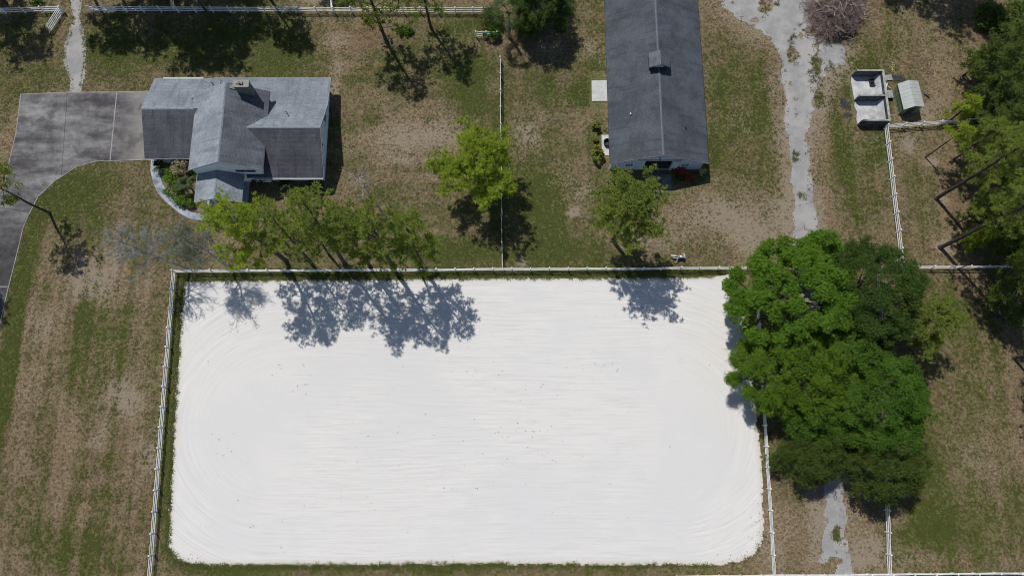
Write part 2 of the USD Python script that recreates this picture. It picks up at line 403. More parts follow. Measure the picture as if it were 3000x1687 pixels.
BARE = [(1130, 430, 170, 80, .5), (1640, 150, 110, 60, .5), (1560, 400, 40, 40, .6), (1770, 660, 60, 60, .2), (290, 770, 110, 70, .5), (270, 850, 70, 60, .5), (370, 1170, 55, 60, .5), (290, 1290, 60, 40, .42), (110, 960, 60, 90, .45), (420, 880, 60, 60, .2),
        (2150, 620, 130, 90, .5), (2200, 700, 90, 60, .45), (1990, 700, 120, 80, .3), (2660, 420, 40, 40, .7), (2720, 470, 25, 18, .8), (2750, 585, 22, 16, .9), (2755, 722, 26, 18, .9), (1515, 757, 14, 22, 1.0), (1690, 625, 18, 14, .9), (2580, 330, 90, 60, .3), (2700, 330, 60, 50, .5), (1720, 560, 60, 40, .3),
        (2250, 1560, 60, 120, .5), (2540, 1600, 50, 60, .5), (2380, 1500, 40, 130, .45), (2700, 1640, 120, 40, .35), (2840, 1500, 70, 60, .25), (2420, 200, 80, 60, .3), (2260, 60, 70, 40, .5), (550, 25, 60, 30, .2), (930, 10, 40, 14, .7), (450, 1330, 60, 130, .3), (1740, 130, 30, 40, .4), (1620, 20, 60, 60, .35), (1850, 700, 70, 40, .3), (650, 720, 60, 60, .25), (985, 250, 25, 60, .6)]
LITTER = [(2780, 560, 70, 140, .7), (2860, 110, 60, 50, .9), (2900, 280, 60, 60, .6), (2830, 790, 70, 60, .7), (720, 720, 80, 60, .6), (860, 620, 60, 50, .5), (1100, 80, 60, 60, .8), (1040, 130, 60, 40, .6), (1270, 70, 40, 40, .6), (2412, 640, 16, 90, .9), (2308, 560, 14, 60, .6), (2440, 240, 18, 130, .7), (2480, 330, 30, 40, .6),
          (2740, 1160, 40, 60, .6), (2260, 1400, 20, 130, .5), (2400, 1330, 90, 120, .6), (2600, 1330, 90, 120, .6), (2470, 900, 150, 150, .6), (560, 640, 60, 40, .5), (140, 640, 40, 40, .5), (1730, 330, 20, 40, .6), (2330, 1640, 60, 40, .5), (1060, 640, 60, 60, .3), (1880, 740, 80, 30, .3), (1180, 20, 60, 20, .5), (500, 30, 90, 40, .4), (2990, 1100, 40, 200, .6)]


def masks(X, Y):
    """Where the lawn is green, bare and strewn with needles: its own colour, not its light."""
    u, v = PX(X, Y)
    n1 = fbm2(X, Y, 0.12, 3); n2 = fbm2(X, Y, 0.45, 5); n3 = fbm2(X, Y, 0.045, 9)
    w = 60 * (n1 - .5); uu = u + w * 1.5; vv = v + 80 * (fbm2(X, Y, 0.1, 21) - .5)
    g = 0.30 + 0.5 * (n3 - .5) + 1.25 * (n1 - .5) + 0.7 * (n2 - .5)
    for a, b, c, d, k in GREEN:
        g = g + k * blob(uu, vv, a, b, c * 1.05, d * 1.05)
    b_ = 0.10 + 1.2 * (fbm2(X, Y, 0.16, 31) - .5)
    for a, b, c, d, k in BARE:
        q = blob(uu, vv, a, b, c, d); b_ = b_ + k * q; g = g - 0.35 * k * q
    l = 0.05 + 0.5 * (fbm2(X, Y, 0.16, 41) - .5)
    for a, b, c, d, k in LITTER:
        q = blob(uu, vv, a, b, c, d); l = l + k * q; g = g - 0.3 * k * q
    # the ditch of lush grass along the drive, the mown stripes, the verge round the sand
    dd = line_dist(u, v, [(150, 590), (112, 640), (88, 740), (62, 850), (38, 1000), (12, 1180), (-30, 1400)])
    q = np.exp(-(dd / (20 + 14 * n1)) ** 2); g = g + 1.0 * q; b_ = b_ - 0.4 * q
    field = (1 / (1 + np.exp((u - 480) / 12))) * (1 / (1 + np.exp(-(v - 640) / 40)))
    an = lambda a, b, sd: 4.2 * (meshkit.fbm(np.stack([a, b, 0 * a + sd], -1), 3, sd) - .5)
    stripe = an(X / 1.25 + .5 * n1, Y / 15, 3) + .35 * np.sin(2 * np.pi * (X + 1.5 * n1) / 1.5)
    cross = an(X / 13, Y / 1.5 + .5 * n1, 5) * (1 / (1 + np.exp(-(v - 1250) / 50)))
    g = g - 0.24 * field * stripe * (.4 + 1.2 * fbm2(X, Y, .08, 61)) - 0.17 * field * cross; b_ = b_ + .13 * field * stripe
    l = l + field * (0.12 + 0.30 / (1 + np.exp(-(v - 1200) / 60)) - 0.10 * cross)
    yard = (1 / (1 + np.exp(-(u - 900) / 30))) * (1 / (1 + np.exp((u - 1460) / 20)))
    g = g - 0.13 * yard * an(X / 12, Y / 1.1 + .4 * n1, 7); b_ = b_ + .1 * yard * an(X / 12, Y / 1.1 + .4 * n1, 7)
    east = (1 / (1 + np.exp(-(u - 2300) / 60))) + (1 / (1 + np.exp(-(u - 1500) / 20))) * .6
    g = g - 0.09 * east * an(X / 1.2 + .5 * n1, Y / 12, 9)
    s = shapely.distance(shapely.points(X.ravel(), Y.ravel()), ARENA).reshape(X.shape)
    verge = np.exp(-(s / 1.35) ** 4) * (.75 + .6 * (n1 - .5)) * (1 / (1 + np.exp((u - 2120) / 20)))
    verge = verge * (1 - .6 / (1 + np.exp(-(v - 1600) / 15)) / (1 + np.exp(-(u - 1300) / 200)))
    g = g + 0.62 * verge; b_ = b_ - 0.6 * verge; l = l - .3 * verge
    near = np.exp(-(shapely.distance(shapely.points(X.ravel(), Y.ravel()), LANE).reshape(X.shape) / 2.0) ** 2)
    b_ = b_ + 0.45 * near; g = g - .15 * near
    return np.clip(np.stack([g, b_, l], -1), -0.3, 1.3)


def set_primvar(node, name, arr):
    UsdGeom.PrimvarsAPI(node.prim).CreatePrimvar(name, Sdf.ValueTypeNames.Float3Array, 'vertex').Set(Vt.Vec3fArray.FromNumpy(np.asarray(arr, np.float32)))


def ground_material():
    g = NG(); p = g.pos()
    a = g.n('separate_color', color=g.n('attribute', attribute='masks') + '.color')
    n1 = g.noise(p, 1.1, 5, 0.62); n2 = g.noise(p, 3.4, 5, 0.7); n3 = g.noise(p, 11.0, 3, 0.7)
    v = g.math('add', g.math('multiply', g.math('subtract', n1, 0.5), 1.1), g.math('multiply', g.math('subtract', n2, 0.5), 1.6))
    gf = g.step(g.math('add', a + '.r', v), 0.05, 0.88)
    dry = g.ramp(n2, [(0.27, (0.062, 0.044, 0.027)), (0.43, (0.135, 0.102, 0.06)), (0.57, (0.205, 0.162, 0.10)), (0.71, (0.32, 0.265, 0.18))])
    grn = g.ramp(n2, [(0.27, (0.03, 0.04, 0.011)), (0.5, (0.078, 0.092, 0.024)), (0.72, (0.15, 0.152, 0.055))])
    col = g.mix(gf, dry, grn)
    lf = g.step(g.math('add', a + '.b', g.math('multiply', v, 0.45)), 0.2, 1.0)
    col = g.mix(g.math('multiply', lf, 0.75), col, g.ramp(n3, [(0.3, (0.098, 0.062, 0.036)), (0.7, (0.195, 0.138, 0.086))]))
    bf = g.step(g.math('add', a + '.g', g.math('add', g.math('multiply', g.math('subtract', n2, 0.5), 1.5), g.math('multiply', g.math('subtract', n1, 0.5), 1.1))), 0.25, 0.75)
    col = g.mix(g.math('multiply', bf, 0.7), col, g.ramp(n3, [(0.28, (0.165, 0.138, 0.105)), (0.7, (0.31, 0.265, 0.208))]))
    dots = g.math('multiply', g.step(g.noise(p, 2.1, 2, 0.5), 0.60, 0.66), g.step(g.noise(p, 0.22, 3, 0.5), 0.46, 0.6))
    col = g.mix(g.math('multiply', dots, 0.35), col, (0.06, 0.066, 0.026))
    white = g.step(g.math('add', a + '.g', g.math('multiply', g.math('subtract', n1, 0.5), 1.7)), 1.05, 1.5)
    col = g.mix(white, col, (0.44, 0.42, 0.40))
    spot = g.step(n3, 0.62, 0.72)
    col = g.mix(g.math('multiply', spot, 0.3), col, (0.035, 0.03, 0.02))
    return g.principled('lawn', col, 0.95, g.bump(g.math('add', n3, n2), 0.9, 0.06), 0.1)


def build_ground():
    out = np.cumsum(1.5 ** np.arange(1, 15) * 1.2)
    xs = np.r_[-(78 + out)[::-1], np.arange(-78, 78.01, 0.25), 78 + out]
    ys = np.r_[-(22 + out)[::-1], np.arange(-22, 72.01, 0.25), 72 + out]
    X, Y = np.meshgrid(xs, ys)
    nx, ny = len(xs), len(ys)
    i = (np.arange(ny - 1)[:, None] * nx + np.arange(nx - 1)[None]).ravel()
    q = np.stack([i, i + 1, i + nx + 1, i + nx], 1)
    z = 0.03 * (fbm2(X, Y, 0.3, 77) - 0.5) - 0.02
    v = np.stack([X, Y, z], -1).reshape(-1, 3)
    mk = masks(np.clip(X, -90, 90), np.clip(Y, -40, 85)).reshape(-1, 3)
    n = obj('ground', (v, q), ground_material(), smooth=True, kind='structure', label='patchy dry lawn and mown pasture around the buildings and the sand arena')
    set_primvar(n, 'masks', mk)


build_ground()


def ragged(poly, res, amp, freq, seed, z, holes=None):
    """A sheet with a frayed outline: the cells of a fine grid that lie inside the noisy outline."""
    x0, y0, x1, y1 = poly.bounds
    xs = np.arange(x0 - 2, x1 + 2, res); ys = np.arange(y0 - 2, y1 + 2, res)
    X, Y = np.meshgrid(xs + res / 2, ys + res / 2)
    pts = shapely.points(X.ravel(), Y.ravel())
    sd = shapely.distance(pts, poly.exterior) * np.where(shapely.contains_xy(poly, X.ravel(), Y.ravel()), -1, 1)
    sd = sd.reshape(X.shape)
    n = fbm2(X, Y, freq, seed, 5) - 0.5
    keep = sd + amp * 2 * n < 0
    if holes is not None:
        keep &= ~holes(X, Y)
    keep &= sd < 1.6
    ny, nx = keep.shape
    gx = np.r_[xs, xs[-1] + res]; gy = np.r_[ys, ys[-1] + res]
    VX, VY = np.meshgrid(gx, gy)
    # shift the grid's corners about so that the frayed edge is not stair-stepped
    VX = VX + res * 0.7 * (meshkit.noise(np.stack([VX / res * .9, VY / res * .9, 0 * VX], -1), seed + 1) - .5)
    VY = VY + res * 0.7 * (meshkit.noise(np.stack([VX / res * .9, VY / res * .9, 0 * VX + 5], -1), seed + 2) - .5)
    jj, ii = np.nonzero(keep)
    a = jj * (nx + 1) + ii
    q = np.stack([a, a + 1, a + nx + 2, a + nx + 1], 1)
    used, inv = np.unique(q, return_inverse=True)
    v = np.stack([VX.ravel()[used], VY.ravel()[used]], -1)
    return np.c_[v, np.full(len(v), z)], inv.reshape(q.shape), v


# the riding arena: white sand, raked in loops
def build_arena():
    v, q, xy = ragged(ARENA, 0.17, 0.34, 0.9, 11, 0.028)
    c0, c1 = G(800, 1235), G(1960, 1235)
    dx = np.clip(xy[:, 0], c0[0], c1[0])
    d = np.hypot(xy[:, 0] - dx, (xy[:, 1] - c0[1]) * 1.0)
    d = d + 1.5 * (fbm2(xy[:, 0], xy[:, 1], 0.025, 17, 2) - .5) + .22 * (fbm2(xy[:, 0], xy[:, 1], 0.2, 18, 2) - .5) + np.where(np.abs(xy[:, 0] - dx) < 1e-6, 0.012 * (xy[:, 0] - c0[0]), 0)
    along = xy[:, 0] + xy[:, 1] * 0.3
    g = NG(); p = g.pos()
    a = g.n('separate_color', color=g.n('attribute', attribute='rake') + '.color')
    vec = g.n('combine_xyz', x=a + '.r', y=g.math('multiply', a + '.g', 0.045), z=0.0) + '.vector'
    fade = g.n('separate_color', color=g.n('attribute', attribute='fade') + '.color') + '.r'
    half = lambda x: g.math('add', 0.5, g.math('multiply', g.math('subtract', x, 0.5), fade))
    r1 = half(g.noise(vec, 3.6, 5, 0.75)); r2 = half(g.noise(vec, 0.9, 3, 0.6)); big = g.noise(p, 0.07, 4, 0.6); fine = g.noise(p, 5, 5, 0.8); mid = g.noise(p, 0.9, 5, 0.65)
    col = g.ramp(r1, [(0.25, (0.44, 0.433, 0.42)), (0.5, (0.568, 0.559, 0.542)), (0.75, (0.64, 0.63, 0.612))])
    col = g.mix(g.math('multiply', g.step(r2, 0.5, 0.7), 0.35), col, (0.55, 0.54, 0.525))
    col = g.mix(g.math('multiply', g.step(big, 0.45, 0.62), 0.55), col, (0.53, 0.528, 0.53))
    col = g.mix(g.math('multiply', g.step(mid, 0.55, 0.75), 0.25), col, (0.55, 0.53, 0.50))
    col = g.mix(g.math('multiply', g.step(fine, 0.66, 0.76), 0.25), col, (0.44, 0.42, 0.39))
    speck = g.math('multiply', g.step(g.noise(p, 0.55, 3, 0.6), 0.56, 0.7), g.step(g.noise(p, 5.5, 2, 0.6), 0.62, 0.68))
    col = g.mix(g.math('multiply', speck, 0.55), col, (0.33, 0.31, 0.28))
    col = g.mix(g.step(a + '.b', 0.0, 1.0), (0.50, 0.47, 0.425), col)
    m = g.principled('white_sand', col, 0.95, g.bump(g.math('add', r1, g.math('multiply', fine, 0.5)), 0.22, 0.04), 0.1)
    n = obj('riding_arena', (v, q), m, smooth=True, kind='structure', label='white raked sand of the fenced riding arena')
    edge = shapely.distance(shapely.points(xy[:, 0], xy[:, 1]), ARENA.exterior) / 0.9
    end = np.clip((np.abs(xy[:, 0] - (c0[0] + c1[0]) / 2) - (c1[0] - c0[0]) / 2 + 9) / 12, 0, 1); end = end * end * (3 - 2 * end)
    patch = .55 + .9 * fbm2(xy[:, 0], xy[:, 1], .11, 19, 3)
    fd = ((1 - end) * .8 + end * np.clip((d - 4) / 9, 0, 1) * .85) * patch
    set_primvar(n, 'fade', np.stack([fd, fd, fd], -1))
    set_primvar(n, 'rake', np.stack([d, along, np.clip(edge, 0, 1)], -1))


build_arena()


def dirt_material(name, c1, c2, c3):
    g = NG(); p = g.pos()
    n1 = g.noise(p, 0.35, 5, 0.6); n2 = g.noise(p, 2.2, 5, 0.7); n3 = g.noise(p, 9, 3, 0.7)
    col = g.mix(g.step(n1, 0.4, 0.62), c1, c2)
    col = g.mix(g.math('multiply', g.step(n2, 0.52, 0.72), 0.5), col, c3)
    col = g.mix(g.math('multiply', g.step(n3, 0.6, 0.72), 0.35), col, tuple(x * .5 for x in c1))
    return g.principled(name, col, 0.95, g.bump(g.math('add', n2, n3), 0.5, 0.04), 0.15)


M['dirt'] = dirt_material('grey_shell_dirt', (0.235, 0.235, 0.235), (0.305, 0.30, 0.292), (0.37, 0.36, 0.345))


def lane_holes(X, Y):
    u, v = PX(X, Y)
    n = fbm2(X, Y, 0.8, 55, 4)
    h = np.zeros(X.shape, bool)
    for a, b, c, d in [(2395, 190, 14, 40), (2388, 300, 12, 16), (2320, 160, 20, 26), (2240, 18, 26, 18), (2452, 1565, 14, 26), (2445, 1640, 20, 10), (2375, 95, 14, 12), (2345, 105, 8, 10), (2210, 60, 14, 8)]:
        h |= ((u - a) / c) ** 2 + ((v - b) / d) ** 2 + 4.2 * (n - .5) < 0.75
    return h | ((n > 0.66) & (fbm2(X, Y, 2.5, 56, 3) > .5))


v, q, _ = ragged(LANE, 0.17, 1.0, 0.55, 23, 0.012, lane_holes)
obj('dirt_lane', (v, q), M['dirt'], smooth=True, kind='structure', label='pale grey shell-dirt lane running down past the barn and under the big trees')
v, q, _ = ragged(PATH, 0.17, 0.45, 0.6, 29, 0.012)
obj('dirt_path', (v, q), M['dirt'], smooth=True, kind='structure', label='short grey dirt path from the open gate to the driveway')


# the driveway: weathered slabs with joints
def build_driveway():
    g = NG(); p = g.pos()
    s = g.n('separate_xyz', vector=p)
    bend = g.noise(p, 0.09, 2, 0.5)
    vec = g.n('combine_xyz', x=g.math('multiply', s + '.x', 0.16), y=g.math('add', g.math('multiply', s + '.y', 0.62), g.math('multiply', bend, 3.0)), z=0.0) + '.vector'
    n1 = g.noise(vec, 0.8, 6, 0.6); n2 = g.noise(p, 1.2, 6, 0.65); n3 = g.noise(p, 8, 3, 0.7); n4 = g.noise(p, 0.14, 4, 0.6)
    f = g.math('add', g.math('multiply', n1, 0.65), g.math('add', g.math('multiply', n2, 0.25), g.math('multiply', n4, 0.35)))
    col = g.ramp(f, [(0.47, (0.038, 0.035, 0.037)), (0.57, (0.076, 0.073, 0.077)), (0.66, (0.14, 0.137, 0.142)), (0.78, (0.235, 0.23, 0.232))])
    nearhouse = g.step(s + '.x', -54.5, -49.0)
    col = g.mix(g.math('multiply', nearhouse, 0.75), col, (0.225, 0.215, 0.20))
    col = g.mix(g.math('multiply', g.step(n3, 0.6, 0.72), 0.25), col, (0.3, 0.3, 0.3))
    stain = g.math('multiply', g.step(g.noise(p, 0.42, 5, 0.65), 0.5, 0.64), 0.55)
    col = g.mix(stain, col, (0.05, 0.047, 0.048))
    col = g.mix(g.math('multiply', g.math('subtract', 1.0, g.step(s + '.y', 25.0, 33.0)), 0.8), col, g.ramp(n2, [(0.35, (0.028, 0.028, 0.031)), (0.7, (0.058, 0.058, 0.062))]))
    m = g.principled('weathered_concrete', col, 0.9, g.bump(g.math('add', n2, n3), 0.3, 0.02), 0.2)
    joint = plain('joint_filler', (0.20, 0.197, 0.19), (0.32, 0.31, 0.295), 3, 0.9)
    root = structure('driveway', 'dark weathered concrete driveway beside the house, narrowing to a road')
    lines = [[(346, 240), (320, 500)], [(-60, 600), (110, 625)], [(-160, 840), (60, 840)], [(200, 240), (178, 560)]]
    pieces = [DRIVE]
    for ln in lines:
        cut = LineString(GP(ln)); nxt = []
        for pc in pieces:
            nxt += [g_ for g_ in shsplit(pc, cut).geoms if g_.area > 0.05] if pc.intersects(cut) else [pc]
        pieces = nxt
    for pc in pieces:
        pc = pc.buffer(-0.02)
        for g_ in getattr(pc, 'geoms', [pc]):
            obj('slab', MB().prism(g_.simplify(0.01), -0.10, 0.055), m, root)
    for ln in (lines[0], lines[2]):
        j = LineString(GP(ln)).intersection(DRIVE.buffer(-0.05))
        if not j.is_empty:
            obj('joint', MB().prism(j.buffer(0.06, cap_style=2), 0.02, 0.0585), joint, root)
    # pale edge where sand has washed on to the slab
    edge = DRIVE.exterior.buffer(0.09).difference(HOUSE_FOOT)
    for g_ in getattr(edge, 'geoms', [edge]):
        obj('edge_band', MB().prism(g_.simplify(0.02), -0.1, 0.045), M['edge'], root)


build_driveway()
walk = structure('walkway', 'curved blue-grey concrete walkway from the driveway round the front bed')
parts = [WALK]
for ln in [[(430, 520), (480, 520)], [(440, 575), (510, 548)], [(485, 620), (530, 570)], [(545, 665), (560, 600)], [(596, 665), (596, 600)]]:
    cut = LineString(GP(ln)); nxt = []
    for pc in parts:
        nxt += list(shsplit(pc, cut).geoms)
    parts = nxt
for pc in parts:
    obj('slab', MB().prism(pc.buffer(-0.012), -0.1, 0.06), M['walk'], walk)
obj('slab', MB().prism(Polygon(GP([(641, 643), (641, 612), (700, 606), (772, 626), (771, 646), (716, 645)])), -0.1, 0.06), M['walk'], walk)
obj('porch_step', MB().prism(Polygon(GP([(608, 622), (608, 632), (660, 634), (660, 612), (612, 612)])), 0.05, 0.18), M['walk'], walk)
bed = Polygon(GP([(472, 470), (469, 510), (479, 540), (496, 566), (514, 587), (538, 608), (562, 621), (600, 621), (600, 560), (556, 500), (556, 470)]))
obj('garden_bed', MB().prism(bed, -0.05, 0.03), M['mulch'], kind='structure', label='bare mulched bed inside the curve of the walkway')


# ------------------------------------------------------------------ fences
def post_mesh(h=1.42, w=0.13):
    return MB().box((-w / 2, -w / 2, -0.1), (w / 2, w / 2, h)).mesh()


def cap_mesh(h=1.42, w=0.18):
    a = w / 2
    v = [(-a, -a, h), (a, -a, h), (a, a, h), (-a, a, h), (-a, -a, h + .04), (a, -a, h + .04), (a, a, h + .04), (-a, a, h + .04), (0, 0, h + .11)]
    f = [(0, 2, 1), (0, 3, 2)] + [t for i in range(4) for t in ((i, (i + 1) % 4, 4 + (i + 1) % 4), (i, 4 + (i + 1) % 4, 4 + i), (4 + i, 4 + (i + 1) % 4, 8))]
    return np.array(v, float), np.array(f)


def fence(label, p0, p1, ztop=1.42, skip_first=False, skip_last=False, step=2.44, phase=0.0):
    p0, p1 = np.asarray(p0, float), np.asarray(p1, float)
    L = np.linalg.norm(p1 - p0); d = (p1 - p0) / L; nrm = np.array([-d[1], d[0]])
    t = thing('rail_fence', label, 'fence', (p0[0], p0[1], 0))
    n = max(1, round(L / step))
    s = np.linspace(0, L, n + 1)
    r = random.Random(int(abs(p0[0] * 31 + p1[1] * 17)))
    ang = math.atan2(d[1], d[0])
    prev = None
    tops = []
    for i, a in enumerate(s):
        tilt = np.array([r.gauss(0, .006), r.gauss(0, .006)])
        q = p0 + d * a + nrm * r.gauss(0, .015)
        tops.append((q, tilt))
        if (i == 0 and skip_first) or (i == n and skip_last):
            continue
        v, f = post_mesh(); vv, _ = move((v, f), (0, 0, 0), ang)
        vv[:, :2] += tilt * vv[:, 2:]
        po = obj('post', (vv + [q[0], q[1], 0], f), M['vinyl'], t)
        v, f = cap_mesh(); vv, _ = move((v, f), (0, 0, 0), ang)
        vv[:, :2] += tilt * vv[:, 2:]
        obj('post_cap', (vv + [q[0], q[1], 0.002], f), M['vinyl'], po)
    for i in range(n):
        (a, ta), (b, tb) = tops[i], tops[i + 1]
        for z in (0.40, 0.80, 1.20):
            pa = np.array([*(a + ta * z + d * 0.066), z + r.gauss(0, .006)]); pb = np.array([*(b + tb * z - d * 0.066), z + r.gauss(0, .006)])
            obj('rail', MB().beam(pa, pb, 0.045, 0.15), M['vinyl'], t)
    return t


ZT = 1.45
A_NW = G(502, 791, ZT)
A_NE = G(2219, 781, ZT)
fence('white three-rail fence along the top edge of the white arena', A_NW, A_NE)
fence('white three-rail fence along the left side of the arena', A_NW + [0, 0] , G(424, 1760, ZT), skip_first=True)
fence('white three-rail fence down the right side of the arena, half hidden by big trees', A_NE, G(2279, 1760, ZT), skip_first=True)
LN = G(2583, 780, ZT)
fence('white three-rail fence along the right edge of the lane, emerging below the big trees', LN, G(2618, 1760, ZT))
fence('white three-rail fence running right from the big trees under the leaning pines', LN, G(3060, 776, ZT), skip_first=True)
fence('white fence seen end on, crossing the lawn from the palm to the arena', G(1465, 166, ZT), G(1471.5, 781, ZT), skip_last=True)
fence('white three-rail fence top left, short run to the open gate', G(-60, 23, ZT), G(171, 17.5, ZT))
fence('long white three-rail fence across the top of the yard to the palm', G(254, 17.5, ZT), G(1436, 22, ZT))
fence('white fence in tree shade going up from the top fence above the house', G(499, 17.5, ZT), G(497, -60, ZT), skip_first=True)
fence('white fence in full sun going up from the top fence, left of the two trunks', G(968, 19, ZT), G(966, -60, ZT), skip_first=True)
PK = G(2604, 364, ZT)
fence('white three-rail fence on the left side of the small pine paddock', PK, G(2653, 780, ZT), skip_last=True)
fence('white three-rail fence on the top side of the small pine paddock by the green shed', PK, G(2868, 345, ZT), skip_first=True)
fence('white fence along the very bottom edge, right of the arena', G(1990, 1690, ZT), G(3060, 1680, ZT))
fence('short white fence stub poking out of the bush beside the palm', G(1393, 92, ZT), G(1455, 93, ZT), step=1.9)


def build_gate():
    a, b = G(172, 18.4, 1.3), G(134, 77.6, 1.3)
    d = b - a; L = np.linalg.norm(d); d /= L
    t = thing('farm_gate', 'white slatted gate standing open beside the dirt path', 'gate', (a[0], a[1], 0))
    A = lambda s, z: np.array([a[0] + d[0] * s, a[1] + d[1] * s, z])
    for s in (0.12, L * 0.5, L):
        obj('stile', MB().beam(A(s, 0.12), A(s, 1.34), 0.09, 0.05, up=(d[0], d[1], 0)), M['vinyl'], t)
    for z in (0.2, 0.48, 0.76, 1.04, 1.3):
        for s0, s1 in ((0.17, L * .5 - .05), (L * .5 + .05, L - .05)):
            obj('slat', MB().beam(A(s0, z), A(s1, z), 0.04, 0.1), M['vinyl'], t)
    obj('brace', MB().beam(A(0.2, 0.25), A(L - .1, 1.25), 0.03, 0.08), M['vinyl'], t)


build_gate()


# ------------------------------------------------------------------ the house
def window_on(parent, c, w, h, axis, mat_frame, depth=0.04, bars=(1, 1), sign=1):
    """A window in a wall whose outward normal is sign * axis; c is the centre on the wall's face."""
    c = np.asarray(c, float)
    u = np.array([0, 1, 0.]) if axis == 'x' else np.array([1, 0, 0.])
    n = (np.array([1, 0, 0.]) if axis == 'x' else np.array([0, 1, 0.])) * sign
    zz = np.array([0, 0, 1.])
    f = MB()
    for s in (-1, 1):
        f.beam(c + u * s * (w / 2 + .04) - zz * (h / 2 + .08) + n * depth, c + u * s * (w / 2 + .04) + zz * (h / 2 + .08) + n * depth, 0.08, 0.07, up=n)
        f.beam(c - u * (w / 2) + zz * s * (h / 2 + .04) + n * depth, c + u * (w / 2) + zz * s * (h / 2 + .04) + n * depth, 0.07, 0.08)
    fr = obj('window', f, mat_frame, parent)
    p = MB().beam(c - u * w / 2 + n * .012, c + u * w / 2 + n * .012, 0.02, h)
    obj('pane', p, M['glass'], fr)
    b = MB()
    for k in range(1, bars[0] + 1):
        x = -w / 2 + w * k / (bars[0] + 1)
        b.beam(c + u * x - zz * h / 2 + n * .034, c + u * x + zz * h / 2 + n * .034, 0.03, 0.02, up=n)
    for k in range(1, bars[1] + 1):
        z = -h / 2 + h * k / (bars[1] + 1)
        b.beam(c - u * w / 2 + zz * z + n * .036, c + u * w / 2 + zz * z + n * .036, 0.02, 0.03)
    if bars[0] or bars[1]:
        obj('glazing_bars', b, mat_frame, fr)


